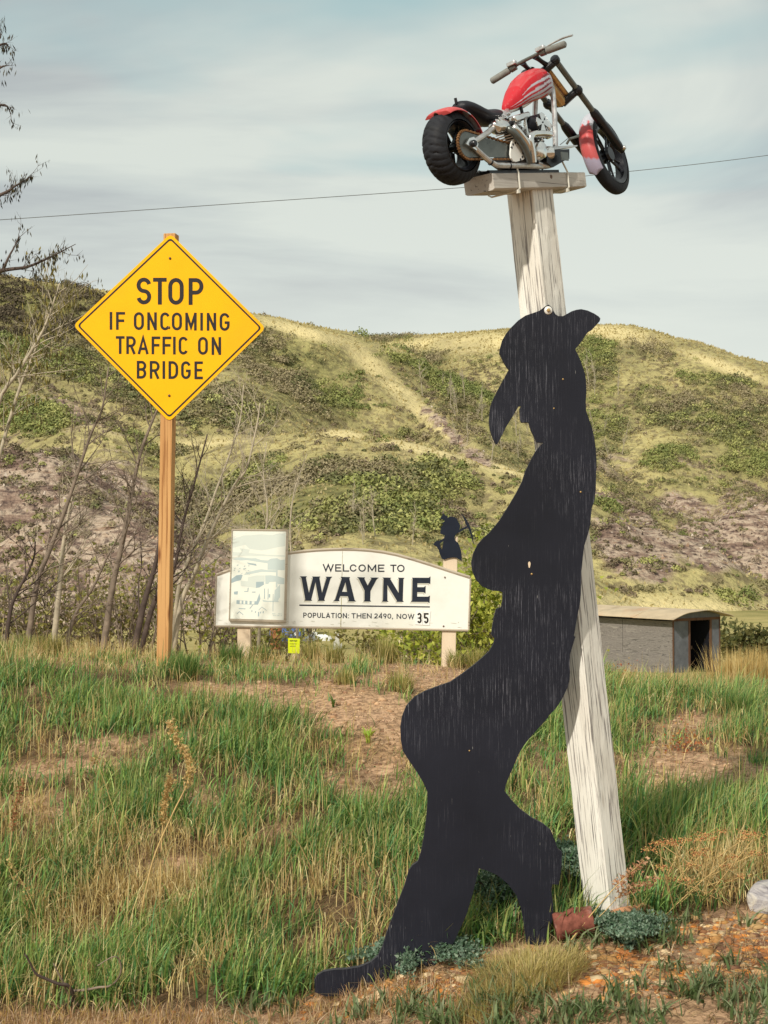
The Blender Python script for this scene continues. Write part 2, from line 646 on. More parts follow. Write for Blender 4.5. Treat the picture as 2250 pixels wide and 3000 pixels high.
def ground_material():
    m, n, l, b = mat_base('bank_soil', 0.95, 0.1)
    f1 = n_noise(n, l, 1.3, 6)
    c = n_ramp(n, l, f1, [(0.3, S(158, 126, 98)), (0.5, S(198, 162, 130)), (0.7, S(182, 148, 112))])
    at = n.new('ShaderNodeAttribute')
    at.attribute_name = 'col'
    fh = n_noise(n, l, 9, 5, loc=(9, 9, 2))
    hum = n_ramp(n, l, fh, [(0.35, S(62, 52, 38)), (0.65, S(112, 92, 66))])
    c = n_mix(n, l, at.outputs['Fac'], hum, c)
    f2 = n_noise(n, l, 26, 6, loc=(4, 2, 1))
    c = n_mix(n, l, n_ramp(n, l, f2, [(0.42, 0.55), (0.55, 0.0)]), c, S(84, 62, 46))
    f3 = n_noise(n, l, 60, 3, loc=(1, 8, 1))
    c = n_mix(n, l, n_ramp(n, l, f3, [(0.62, 0.0), (0.72, 0.5)]), c, S(204, 172, 138))
    # away from the bank the valley floor is grassed
    t = n.new('ShaderNodeTexCoord')
    sp = n.new('ShaderNodeSeparateXYZ')
    l.new(t.outputs['Object'], sp.inputs[0])
    mr = n.new('ShaderNodeMapRange')
    mr.inputs[1].default_value = 12
    mr.inputs[2].default_value = 22
    l.new(sp.outputs['Y'], mr.inputs[0])
    f4 = n_noise(n, l, 0.12, 7)
    g = n_ramp(n, l, f4, [(0.35, S(126, 122, 74)), (0.55, S(170, 156, 104)), (0.7, S(112, 118, 62))])
    c = n_mix(n, l, mr.outputs[0], c, g)
    l.new(c, b.inputs['Base Color'])
    n_bump(n, l, b, n_mix(n, l, 0.5, f2, f3), 0.8, 0.02)
    return m


M['soil'] = ground_material()
gx = spaced((-3.6, 3.6), 0.05, (-900, 900), 24)
gy = np.concatenate([np.array([-60, -30, -12, -4, 0, 2, 3]), np.arange(3.5, 12.0, 0.05), np.geomspace(12.1, 1500, 60)])
# ------------------------------------------------------------------ hills
RIDGES = []      # (points, slope, rounding, badland)


def ridge(pts, slope, rnd, bad=0.0):
    RIDGES.append((np.array([Q(x, y, d) for x, y, d in pts]), slope, rnd, bad))


ridge([(-900, 520, 225), (-300, 570, 228), (0, 596, 230), (200, 624, 235), (400, 656, 240), (560, 684, 246), (700, 713, 250), (785, 742, 250)], 0.62, 9)
ridge([(785, 742, 250), (850, 800, 238), (930, 868, 220), (1000, 928, 203), (1065, 985, 188), (1115, 1030, 178)], 0.72, 2.5, 0.25)
ridge([(440, 690, 240), (470, 760, 215), (500, 850, 190)], 0.72, 8)
ridge([(500, 780, 420), (780, 744, 420), (900, 729, 402), (1090, 714, 382), (1200, 706, 370), (1330, 702, 360), (1420, 728, 350), (1560, 770, 340), (1659, 812, 332), (2000, 900, 320), (2500, 960, 300)], 0.56, 12)
ridge([(1330, 702, 360), (1400, 800, 330), (1440, 900, 300), (1450, 990, 275)], 0.66, 9, 0.15)
ridge([(1100, 714, 380), (1120, 800, 350), (1130, 880, 320)], 0.62, 10)
ridge([(330, 985, 158), (480, 950, 156), (640, 940, 153), (740, 930, 150), (850, 955, 147), (940, 975, 145), (1130, 1020, 141), (1175, 1090, 139), (1205, 1200, 137)], 0.55, 4)
ridge([(740, 930, 150), (760, 1040, 125), (770, 1150, 108)], 0.55, 7)
ridge([(1150, 980, 225), (1290, 1048, 200), (1400, 1130, 178), (1470, 1225, 158), (1500, 1280, 150)], 0.75, 2, 1.0)
ridge([(1420, 1190, 205), (1500, 1120, 212), (1600, 1092, 216), (1700, 1060, 220), (1900, 1000, 225), (2400, 980, 230)], 0.85, 3, 1.0)
ridge([(1540, 1000, 290), (1600, 1040, 262), (1659, 1080, 240)], 0.75, 4, 0.6)
ridge([(-900, 800, 140), (-200, 880, 130), (0, 928, 124), (110, 962, 119), (220, 1040, 112), (320, 1140, 104), (390, 1230, 98)], 0.70, 3, 1.0)
ridge([(-50, 760, 190), (110, 845, 170), (210, 920, 152), (260, 985, 142)], 0.7, 4, 0.35)


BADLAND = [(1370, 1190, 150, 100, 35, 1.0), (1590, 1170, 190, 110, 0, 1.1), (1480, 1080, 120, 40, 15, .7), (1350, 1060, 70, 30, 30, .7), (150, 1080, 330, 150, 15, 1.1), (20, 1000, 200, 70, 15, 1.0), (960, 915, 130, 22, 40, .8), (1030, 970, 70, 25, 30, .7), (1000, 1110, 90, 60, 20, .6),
           (170, 880, 130, 30, 30, .7), (620, 740, 90, 20, 30, .35), (1330, 1000, 90, 26, 10, .5), (1490, 1000, 100, 20, 20, .5)]


def blob(px, py, cx, cy, rx, ry, ang=0.0):
    ca, sa = math.cos(math.radians(ang)), math.sin(math.radians(ang))
    u = ((px - cx) * ca + (py - cy) * sa) / rx
    v = (-(px - cx) * sa + (py - cy) * ca) / ry
    return np.clip(1.6 - 1.6 * np.sqrt(u * u + v * v), 0, 1)


def hill_z(X, Y):
    Z = np.full(X.shape, -30.0)
    B = np.zeros(X.shape)
    D = np.full(X.shape, 1e3)
    for pts, sl, rnd, bad in RIDGES:
        zr = np.full(X.shape, -60.0)
        dr = np.full(X.shape, 1e3)
        for a, b in zip(pts[:-1], pts[1:]):
            ab = b[:2] - a[:2]
            t = np.clip(((X - a[0]) * ab[0] + (Y - a[1]) * ab[1]) / (ab @ ab), 0, 1)
            dx, dy = X - a[0] - ab[0] * t, Y - a[1] - ab[1] * t
            dd = np.sqrt(dx * dx + dy * dy + rnd * rnd) - rnd
            dr = np.minimum(dr, dd)
            zr = np.maximum(zr, a[2] + (b[2] - a[2]) * t - sl * dd)
        w = zr > Z
        D = np.where(w, dr, D)
        B = np.where(w, bad, B)
        Z = np.maximum(Z, zr)
    big = (fbm(X / 46, Y / 46, 4, 11) - 0.5)
    mid = (fbm(X / 11, Y / 11, 4, 23) - 0.5)
    gul = np.abs(fbm(X / 9, Y / 26, 3, 31) - 0.5) * 2
    up = np.clip((Z + 6) / 12, 0, 1)
    qx, qy = proj(np.stack([X.ravel(), Y.ravel(), Z.ravel()], 1))
    qx, qy = qx.reshape(X.shape), qy.reshape(X.shape)
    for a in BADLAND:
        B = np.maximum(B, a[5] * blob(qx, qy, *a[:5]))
    cre = np.abs(fbm(X / 17 + 3, Y / 17, 4, 37) - 0.5) * 2
    Bs = np.clip(B * (0.55 + 0.9 * fbm(X / 24, Y / 24, 3, 41)), 0, 1)
    Z = Z + up * np.clip(.25 + D / 9, 0, 1) * (4.2 * big + 2.2 * mid + 3.4 * (cre - .3) * np.clip(D / 8, 0, 1)) + Bs * up * (3.6 * gul - 1.8 + 2.2 * (fbm(X / 3.4, Y / 3.4, 3, 51) - 0.5))
    return Z, Bs, np.exp(-(D / 4.0) ** 2) * .75


hx = np.concatenate([np.arange(-260, -110, 5.0), np.arange(-110, 150, 0.95), np.arange(150, 330, 5.0)])
hy = np.concatenate([np.arange(82, 262, 0.95), np.arange(262, 470, 2.0)])
HX, HY = np.meshgrid(hx, hy)
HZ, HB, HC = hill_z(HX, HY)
V = np.stack([HX.ravel(), HY.ravel(), HZ.ravel()], 1)
nx, ny = len(hx), len(hy)
i = np.arange(nx - 1)[None] + nx * np.arange(ny - 1)[:, None]
Fc = np.stack([i, i + 1, i + nx + 1, i + nx], -1).reshape(-1, 4)


def hill_material():
    m, n, l, b = mat_base('hillside', 0.95, 0.05)
    a = n.new('ShaderNodeAttribute')
    a.attribute_name = 'col'
    sepc = n.new('ShaderNodeSeparateColor')
    l.new(a.outputs['Color'], sepc.inputs[0])
    f1 = n_noise(n, l, 0.045, 8)
    f2 = n_noise(n, l, 0.7, 6, loc=(3, 4, 5))
    grass = n_ramp(n, l, f1, [(0.32, S(132, 126, 88)), (0.46, S(160, 151, 104)), (0.60, S(184, 172, 120)), (0.75, S(148, 141, 92))])
    grass = n_mix(n, l, n_ramp(n, l, f2, [(0.40, 0.75), (0.54, 0.0)]), grass, S(112, 100, 78))
    green = n_ramp(n, l, f2, [(0.35, S(96, 96, 62)), (0.65, S(146, 142, 90))])
    grass = n_mix(n, l, sepc.outputs['Green'], grass, green)
    grass = n_mix(n, l, n_mix(n, l, 1.0, sepc.outputs['Blue'], n_ramp(n, l, f1, [(0.3, 0.5), (0.5, 1.0)]), 'MULTIPLY'), grass, S(210, 194, 144))
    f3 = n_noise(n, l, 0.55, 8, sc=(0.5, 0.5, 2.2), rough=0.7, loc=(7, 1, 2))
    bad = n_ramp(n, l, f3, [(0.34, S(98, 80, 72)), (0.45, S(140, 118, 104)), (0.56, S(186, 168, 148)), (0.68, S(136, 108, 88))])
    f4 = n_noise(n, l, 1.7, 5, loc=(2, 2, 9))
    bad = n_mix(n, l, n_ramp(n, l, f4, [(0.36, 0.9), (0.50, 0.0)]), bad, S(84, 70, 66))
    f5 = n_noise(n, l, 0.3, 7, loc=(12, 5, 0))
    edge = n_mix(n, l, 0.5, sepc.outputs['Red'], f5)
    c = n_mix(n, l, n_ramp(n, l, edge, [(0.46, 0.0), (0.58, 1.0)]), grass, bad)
    l.new(c, b.inputs['Base Color'])
    n_bump(n, l, b, n_mix(n, l, 0.5, f2, f4), 1.0, 0.8)
    return m


M['hill'] = hill_material()
hpx, hpy = proj(V)


# where thickets grow (cx, cy, rx, ry, angle, density)
THICKET = [(90, 660, 190, 70, 10, 1.0), (120, 775, 210, 55, 12, 0.9), (60, 900, 110, 45, 15, 0.8), (640, 800, 170, 110, 25, 0.8), (560, 780, 60, 90, 0, 0.7),
           (690, 850, 120, 60, 20, 0.9), (880, 942, 60, 12, 10, 0.9), (480, 880, 140, 60, 5, 0.7), (330, 830, 150, 80, 10, 0.7), (700, 1070, 200, 90, 8, 1.0),
           (560, 1080, 150, 110, 0, 0.8), (840, 1090, 120, 100, 5, 0.95), (960, 1040, 90, 50, 15, 0.7), (880, 760, 110, 38, 8, 0.9), (820, 735, 60, 16, 5, 0.9),
           (935, 800, 90, 34, 42, 1.0), (1015, 872, 90, 44, 40, 1.0), (1080, 940, 70, 50, 40, 0.9), (1090, 960, 50, 60, 0, 0.7), (1290, 800, 60, 90, 0, 0.8), (1300, 950, 70, 70, 0, 0.8),
           (1480, 900, 130, 60, 20, 0.65), (1600, 930, 100, 80, 10, 0.85), (1560, 830, 120, 40, 20, 0.6), (1440, 985, 70, 40, 0, 0.8), (1620, 1000, 80, 40, 0, 0.9),
           (1330, 1090, 40, 60, 20, 0.5), (1400, 750, 60, 20, 15, 0.6), (1500, 1050, 90, 22, 5, 0.5), (1560, 1300, 120, 25, 0, 0.4), (420, 1100, 90, 120, 0, 0.6),
           (130, 1010, 90, 40, 15, 0.25), (330, 980, 90, 60, 10, 0.5), (1000, 1150, 100, 70, 0, 0.35)]


STRAW = [(795, 780, 85, 28, 42, 1), (875, 855, 105, 26, 42, 1), (955, 922, 95, 20, 42, 1), (740, 938, 70, 13, 5, 1), (900, 968, 130, 14, 12, 1), (1060, 1006, 110, 13, 16, 1), (1000, 742, 260, 28, -3, .9), (1330, 722, 130, 26, 10, .9), (1560, 790, 130, 16, 20, .8),
         (660, 718, 150, 18, 15, .9), (100, 606, 170, 9, 8, .9), (420, 958, 160, 14, -4, .8), (1300, 1062, 70, 14, 32, .8), (1250, 1300, 500, 26, 0, .5), (1460, 1310, 250, 22, 0, .8), (180, 900, 130, 22, 25, .5)]


def straw_mask(px, py):
    d = np.zeros(px.shape)
    for a in STRAW:
        d = np.maximum(d, a[5] * blob(px, py, *a[:5]))
    return d


def thicket(px, py):
    d = np.zeros(px.shape)
    for cx, cy, rx, ry, an, w in THICKET:
        d = np.maximum(d, w * blob(px, py, cx, cy, rx, ry, an))
    return d


th = thicket(hpx, hpy)
hc = np.zeros((len(V), 3))
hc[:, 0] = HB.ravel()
cr_ = straw_mask(hpx, hpy)
hc[:, 2] = np.clip(cr_ * 1.2, 0, 1)
hc[:, 1] = np.clip(th * 0.9, 0, 0.85)
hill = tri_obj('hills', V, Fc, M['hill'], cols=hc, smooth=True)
tag(hill, 'dry grassy badland hills with thickets and bare eroded slopes behind the bank', kind='structure')


def hill_at(x, y):
    z, _, _ = hill_z(np.asarray(x, float), np.asarray(y, float))
    return z


# ---- leaf triangles: every triangle stands alone
def leaf_tris(C, size, colr, up=0.3):
    n = len(C)
    d1 = rng.normal(size=(n, 3))
    d1[:, 2] = np.abs(d1[:, 2]) * 0.8 + up
    d1 /= np.linalg.norm(d1, axis=1)[:, None]
    d2 = np.cross(d1, rng.normal(size=(n, 3)))
    d2 /= np.linalg.norm(d2, axis=1)[:, None]
    s = np.broadcast_to(np.asarray(size, float).reshape(-1, 1), (n, 1))
    Vv = np.stack([C - d2 * s * 0.42, C + d2 * s * 0.42, C + d1 * s], 1).reshape(-1, 3)
    T = np.arange(3 * n).reshape(-1, 3)
    return Vv, T, np.repeat(colr, 3, axis=0)


# candidates in view of the slopes, kept where a thicket grows
def scatter_hill(n, dens_fn):
    px = rng.uniform(-40, 1700, n)
    d = rng.uniform(0, 1, n)
    y = 90 + 330 * d ** 0.8
    x = (px - 829.5) / 3100 * y
    z = hill_at(x, y)
    p = np.stack([x, y, z], 1)
    qx, qy = proj(p)
    z, slope_bad, _ = hill_z(x, y)
    keep = (rng.uniform(0, 1, n) < dens_fn(qx, qy, x, y, slope_bad)) & (z > -5.0)
    # keep what faces the viewer
    z2 = hill_at(x, y - 2.0)
    keep &= (z - z2) > -0.7
    return p[keep], y[keep]


SKX = [-100, 0, 200, 400, 560, 700, 785, 900, 1090, 1200, 1330, 1420, 1560, 1659, 1800]
SKY = [590, 597, 624, 656, 685, 714, 742, 729, 714, 706, 702, 728, 770, 812, 860]
pts, dist = scatter_hill(90000, lambda qx, qy, x, y, bad: np.clip(thicket(qx, qy) * 1.15 + (0.26 + .22 * bad) * np.clip((qy - np.interp(qx, SKX, SKY) - 14) / 40, 0, 1), 0, 1) * np.clip(fbm(x / 8, y / 8, 3, 61) * 3.6 - 1.15, 0.015, 1) * np.clip(1.1 - .55 * bad, 0.12, 1) * (1 - .96 * np.clip(straw_mask(qx, qy) * 1.3, 0, 1)))
nb = len(pts)
pal = np.array([S(120, 128, 74), S(138, 142, 82), S(156, 156, 96), S(108, 110, 72), S(134, 126, 90), S(148, 136, 106)])
print('bushes', nb)
sizes = rng.uniform(0.35, 1.05, nb) ** 1.2 * (0.75 + 0.55 * fbm(pts[:, 0] / 14, pts[:, 1] / 14, 2, 71)) * (0.7 + dist / 420)
tone = np.clip(fbm(pts[:, 0] / 16, pts[:, 1] / 16, 3, 77) * 2.2 - 0.6, 0, 0.999)
ci = np.clip((tone * 6 + rng.normal(0, 0.9, nb)).astype(int), 0, 5)
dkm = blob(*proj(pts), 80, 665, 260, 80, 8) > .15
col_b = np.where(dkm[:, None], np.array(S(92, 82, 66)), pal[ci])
bad_b = hill_z(pts[:, 0], pts[:, 1])[1]
thk_b = thicket(*proj(pts))
scr = (bad_b > .5) | (thk_b < .12)
brw = np.array([S(132, 116, 98), S(118, 106, 84), S(142, 132, 98), S(126, 122, 84)])[rng.integers(0, 4, nb)]
col_b = np.where(scr[:, None] & (rng.uniform(0, 1, (nb, 1)) < .75), brw, col_b)
sizes = np.where(scr, sizes * .62, sizes)
K = 62
nd_ = rng.normal(size=(nb, K, 3))
nd_[..., 2] = np.abs(nd_[..., 2]) * .9 + .08
nd_ /= np.linalg.norm(nd_, axis=2)[..., None]
lump = 1 + .28 * np.sin(nd_[..., 0] * 5 + rng.uniform(0, 6, (nb, 1))) * np.sin(nd_[..., 1] * 5 + nd_[..., 2] * 4)
C = (pts[:, None] + nd_ * (sizes[:, None] * lump * rng.uniform(.75, 1.05, (nb, K)))[..., None] * np.array([1, 1, .95])).reshape(-1, 3)
Nn = (nd_ + rng.normal(0, .5, nd_.shape)).reshape(-1, 3)
Nn /= np.linalg.norm(Nn, axis=1)[:, None]
t1 = np.cross(Nn, rng.normal(size=Nn.shape))
t1 /= np.linalg.norm(t1, axis=1)[:, None]
t2 = np.cross(Nn, t1)
ss = (np.repeat(.06 + sizes * .105, K) * rng.uniform(.6, 1.3, nb * K))[:, None]
Vv = np.stack([C + t1 * ss, C - t1 * ss * .5 + t2 * ss * .8, C - t1 * ss * .5 - t2 * ss * .8], 1).reshape(-1, 3)
T = np.arange(3 * nb * K).reshape(-1, 3)
cc = np.repeat(col_b, K, axis=0) * rng.uniform(0.84, 1.14, (nb * K, 1)) * np.repeat(rng.uniform(.78, 1.18, (nb, 1)), K, axis=0)
cv = np.repeat(cc, 3, axis=0)
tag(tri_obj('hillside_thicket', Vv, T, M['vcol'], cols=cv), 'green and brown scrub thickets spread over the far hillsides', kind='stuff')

pts, dist = scatter_hill(110000, lambda qx, qy, x, y, bad: np.clip(1.05 - bad, 0.05, 1) * np.clip(fbm(x / 5, y / 5, 2, 81) * 2 - 0.3, 0.1, 1))
pal = np.array([S(196, 182, 132), S(182, 168, 120), S(168, 154, 112), S(210, 196, 150), S(150, 140, 100)])
cc = (pal[rng.integers(0, 5, len(pts))] * .5 + np.array(S(186, 170, 122)) * .5) * rng.uniform(0.9, 1.1, (len(pts), 1))
Vv, T, cv = leaf_tris(pts, rng.uniform(0.14, 0.42, len(pts)) * (0.5 + dist / 300), cc, up=0.9)
tag(tri_obj('hillside_dry_grass', Vv, T, M['veg'], cols=cv), 'dry bunch grass growing all over the far hillsides', kind='stuff')

# rock crumbs and clods on the eroded slopes
pts, dist = scatter_hill(60000, lambda qx, qy, x, y, bad: np.clip(bad * 1.3 - 0.3, 0, 1))
pal = np.array([S(150, 134, 124), S(190, 176, 162), S(110, 92, 86), S(92, 78, 74), S(168, 140, 118)])
cc = pal[rng.integers(0, 5, len(pts))]
Vv, T, cv = leaf_tris(pts, rng.uniform(0.12, 0.42, len(pts)), cc, up=0.0)
tag(tri_obj('hillside_rubble', Vv, T, M['vcol'], cols=cv), 'broken clods and stones on the bare eroded slopes', kind='stuff')

# ------------------------------------------------------------------ the tall leaning post, the beam on it, the cut-out figure
def zpts(pts, ox, oy, s):
    return [(ox + x * s, oy + y * s) for x, y in pts]


post_bot = np.array([(1776 - 1125) / F_PX * 5.20, 5.20, 0.02])
post_bot[0] += 0.0
post_top = P(1552, 556, 5.03)
b0 = P(1783, 2700, 5.12)
ax = post_top - b0
ax /= np.linalg.norm(ax)
base = b0 - ax * 0.25
plen = np.linalg.norm(post_top - base)
zc = ax
xc = np.cross(np.array([-0.70, 0.714, 0]), zc)
xc /= np.linalg.norm(xc)
yc = np.cross(zc, xc)
post = empty('leaning_post', base, 'tall whitish weathered timber post leaning behind the black cut-out figure', 'post')
post.rotation_euler = Matrix(((xc[0], yc[0], zc[0]), (xc[1], yc[1], zc[1]), (xc[2], yc[2], zc[2]))).to_euler()
PW, PD = 0.117, 0.117
mb = MB()
rows = 60
prof = [(-.5, -.47), (-.47, -.5), (-.1, -.506), (.1, -.506), (.47, -.5), (.5, -.47), (.5, .47), (.47, .5), (-.47, .5), (-.5, .47)]
vs, fs = [], []
for i in range(rows + 1):
    z = plen * i / rows
    w = 0.004 * (vnoise(np.array(z * 7), np.array(1.3), 2) - 0.5)
    for a, c in prof:
        zz_ = z
        if i == rows:
            zz_ = z + a * PW * 0.06 + c * PD * 0.0
        vs.append((a * (PW + w), c * PD + (0.003 * (vnoise(np.array(z * 11), np.array(a * 9), 4) - .5)), zz_))
m = len(prof)
for i in range(rows):
    for k in range(m):
        k2 = (k + 1) % m
        fs.append((i * m + k, i * m + k2, (i + 1) * m + k2, (i + 1) * m + k))
fs.append(tuple(range(m - 1, -1, -1)))
fs.append(tuple(rows * m + k for k in range(m)))
mb.add(vs, fs).build('shaft', M['post'], post, local=True)

# black plywood cowgirl
z3 = lambda pts: zpts(pts, 1350, 860, 450 / 1659)
z4 = lambda pts: zpts(pts, 1100, 1380, 700 / 1659)
z5 = lambda pts: zpts(pts, 880, 2200, 1020 / 1659)
outline = z3([(950, 118), (985, 150), (1005, 195), (1025, 225), (1055, 243), (1105, 243), (1200, 190), (1250, 175), (1300, 168), (1370, 183), (1440, 215), (1490, 248), (1508, 270), (1500, 300), (1460, 345), (1420, 388),
              (1380, 410), (1345, 455), (1310, 510), (1235, 603), (1262, 650), (1290, 715), (1320, 800), (1340, 865), (1352, 930), (1358, 1050), (1350, 1170), (1354, 1270), (1378, 1335), (1405, 1410), (1428, 1490),
              (1446, 1580), (1460, 1690), (1467, 1800), (1467, 1900)])
outline += z4([(1533, 0), (1531, 100), (1522, 200), (1502, 260), (1492, 370), (1478, 430), (1450, 520), (1440, 600), (1430, 700), (1426, 860), (1420, 920), (1402, 1010), (1385, 1110), (1378, 1145), (1388, 1152), (1370, 1210), (1352, 1275),
               (1348, 1330), (1352, 1400), (1348, 1450), (1338, 1495), (1300, 1575), (1270, 1625), (1235, 1668), (1205, 1696), (1198, 1712), (1160, 1755), (1100, 1822), (1040, 1892), (1000, 1955)])
outline += z5([(1030, 40), (1000, 110), (980, 158), (973, 192), (1010, 240), (1050, 280), (1100, 318), (1160, 350), (1195, 380), (1215, 430), (1225, 465), (1246, 480), (1246, 540), (1238, 600), (1230, 638), (1200, 635), (1196, 670),
               (1205, 730), (1205, 790), (1187, 850), (1167, 905), (1150, 1000), (1088, 1000), (1076, 900), (1066, 830), (1054, 760), (1030, 690), (990, 635), (940, 593), (890, 570), (852, 560), (838, 615), (816, 700), (795, 770),
               (765, 840), (735, 905), (700, 960), (640, 1020), (560, 1070), (450, 1110), (350, 1150), (250, 1165), (120, 1170), (70, 1150), (66, 1095), (80, 1070), (110, 1052), (160, 1043), (220, 1040), (280, 1030), (330, 1010), (368, 980), (393, 930),
               (410, 870), (440, 790), (470, 710), (497, 640), (517, 570), (535, 545), (560, 528), (576, 480), (590, 400), (600, 320), (606, 250), (605, 195), (585, 150), (555, 100), (520, 50), (488, 0)])
outline += z4([(176, 1870), (172, 1780), (184, 1705), (215, 1630), (270, 1570), (340, 1530), (440, 1492), (520, 1465), (600, 1410), (680, 1350), (740, 1298), (790, 1252), (820, 1200), (828, 1165), (805, 1135), (810, 1090), (825, 1010),
               (838, 957), (873, 946), (882, 900), (885, 845), (868, 836), (800, 828), (740, 800), (700, 758), (675, 700), (665, 640), (680, 570), (710, 510), (750, 465), (800, 420), (860, 345), (920, 250), (980, 150), (1020, 70)])
outline += z3([(700, 1917), (745, 1822), (800, 1720), (850, 1650), (895, 1612), (820, 1605), (800, 1560), (760, 1480), (735, 1392), (655, 1392), (640, 1350), (637, 1240), (652, 1215), (625, 1215), (560, 1330), (490, 1440), (440, 1540), (402, 1618),
               (380, 1630), (350, 1570), (315, 1470), (305, 1380), (312, 1290), (320, 1220), (345, 1150), (400, 1040), (460, 930), (520, 820), (495, 790), (455, 720), (418, 640), (425, 590), (450, 500), (490, 430), (550, 360), (620, 290), (700, 237), (780, 210), (850, 185), (905, 142)])
FIG_Y = 4.95
fig_base = P(1600, 2760, FIG_Y)
fig = empty('cowgirl_cutout', fig_base, 'black plywood silhouette of a leaning cowgirl in a brimmed hat', 'cut-out figure')
o3 = [P(x, y, FIG_Y) for x, y in outline]
mb = MB().prism([o3], (0, 0.022, 0))
fb = mb.build('figure_board', M['board'], fig)
fb.data.materials.append(M['board_edge'])
for pg in fb.data.polygons:
    if abs(pg.normal.y) < .5:
        pg.material_index = 1
bp = P(1350 + 945 * .27125, 860 + 182 * .27125, FIG_Y)
mb = MB().lathe(bp, (0, -1, 0), [(0.0, 0.0035), (.0125, .0035), (.0145, .001), (.0145, -.002)], 20)
wsh = mb.build('washer', M['washer'], fig, smooth=True)
MB().lathe(bp + np.array([0, -0.003, 0]), (0, -1, 0), [(0, .009), (.0055, .0085), (.007, .004), (.0072, -.002)], 6).build('bolt_head', M['brass'], wsh)
for (zx, zy, o_, s_, r_) in [(1104, 925, (1350, 860), .27125, .0034), (1006, 1240, (1350, 860), .27125, .003), (1425, 145, (1100, 1380), .42194, .0035), (1085, 715, (1100, 1380), .42194, .004), (652, 1942, (1100, 1380), .42194, .003)]:
    q = P(o_[0] + zx * s_, o_[1] + zy * s_, FIG_Y)
    MB().lathe(q, (0, -1, 0), [(0, .0022), (r_ * .8, .0018), (r_, -.001)], 10).build('screw', M['brass'], fig, smooth=True)
q = P(1100 + 1068 * .42194, 1380 + 650 * .42194, FIG_Y)
MB().prism([[q + np.array([math.cos(a) * .004 * (1 + .2 * math.sin(3 * a)), -.0012, math.sin(a) * .011]) for a in np.linspace(0, 6.28, 15)[:-1]]], (0, .002, 0)).build('bare_wood_chip', M['pale_post'], fig)

# ------------------------------------------------------------------ chopper on its beam: local frame x forward, y left, z up
TH = math.radians(47)
bu = np.array([-0.108, -0.08, 1.0])
bu /= np.linalg.norm(bu)
bf = np.array([math.cos(TH), math.sin(TH), 0])
bf = bf - bu * (bf @ bu)
bf /= np.linalg.norm(bf)
br = np.cross(bf, bu)
BO = P(1550.2, 505.6, 5.0)
BR = Matrix(((bf[0], -br[0], bu[0]), (bf[1], -br[1], bu[1]), (bf[2], -br[2], bu[2])))

beam = empty('platform_beam', BO, 'short grey weathered timber beam lying across the top of the tall leaning post', 'beam')
beam.rotation_euler = BR.to_euler()
pa = math.atan2(0.034, 0.55)
Rb = np.array([[math.cos(pa), 0, -math.sin(pa)], [0, 1, 0], [math.sin(pa), 0, math.cos(pa)]])
mb = MB()
Lb, Wb, Hb = 0.545, 0.125, 0.056
ctr = np.array([-0.02, 0.0, -0.012]) + Rb @ np.array([0, 0, -Hb / 2])
vs, fs = [], []
nseg = 14
for i in range(nseg + 1):
    x = -Lb / 2 + Lb * i / nseg
    for (a, c) in [(-.5, -.42), (-.42, -.5), (.42, -.5), (.5, -.42), (.5, .44), (.44, .5), (-.44, .5), (-.5, .44)]:
        jj = 0.002 * (vnoise(np.array(x * 22.0), np.array(a * 3 + c * 7), 5) - .5)
        vs.append(ctr + Rb @ np.array([x, a * Wb + jj, c * Hb + jj]))
for i in range(nseg):
    for k in range(8):
        k2 = (k + 1) % 8
        fs.append((i * 8 + k, i * 8 + k2, (i + 1) * 8 + k2, (i + 1) * 8 + k))
fs.append(tuple(range(7, -1, -1)))
fs.append(tuple(nseg * 8 + k for k in range(8)))
mb.add(vs, fs).build('timber', M['beam'], beam, local=True)
MB().lathe(ctr + Rb @ np.array([0.06, -Wb / 2, 0.012]), (0, -1, 0), [(0, .0004), (.006, .0012), (.009, -.001)], 9).build('knot', M['bolt'], beam, local=True)

bike = empty('chopper_motorcycle', BO, 'small red flame-painted chopper motorcycle with fat rear tyre, tied down on top of the post', 'motorcycle')
bike.rotation_euler = BR.to_euler()
V3 = lambda x, off, z: np.array([x, -off, z])       # off: metres to the rider's right


def part(name, mb, mat, parent=bike, smooth=True, auto=35, **k):
    return mb.build(name, M[mat], parent, smooth=smooth, local=True, auto=auto, **k)


def tyre_mesh(c, R, w, rin, ax, groove, nseg=168):
    pr = []
    for k in range(17):
        t = -1 + 2 * k / 16
        pr.append((R - (R - rin) * abs(t) ** 3.2 * 0.92, t * w * (1 - 0.06 * abs(t) ** 6)))
    c = np.array(c)
    ax = np.array(ax, float)
    ax /= np.linalg.norm(ax)
    a = np.array([0, 0, 1.0])
    u = np.cross(ax, a)
    u /= np.linalg.norm(u)
    v = np.cross(ax, u)
    vs, fs = [], []
    mm = len(pr)
    for k in range(nseg):
        for j, (r, h) in enumerate(pr):
            t = h / w
            an = 2 * math.pi * k / nseg
            g = 0
            if groove and 0.10 < abs(t) < 0.86:
                ph = (k / nseg * groove + 0.75 * abs(t) ** 1.5 + (0.5 if t > 0 else 0)) % 1
                g = 0.0042 if ph < 0.2 else 0
            d = math.cos(an) * u + math.sin(an) * v
            vs.append(c + d * (r - g) + ax * h)
    for k in range(nseg):
        k2 = (k + 1) % nseg
        for j in range(mm - 1):
            fs.append((k * mm + j, k2 * mm + j, k2 * mm + j + 1, k * mm + j + 1))
    return MB().add(vs, fs)


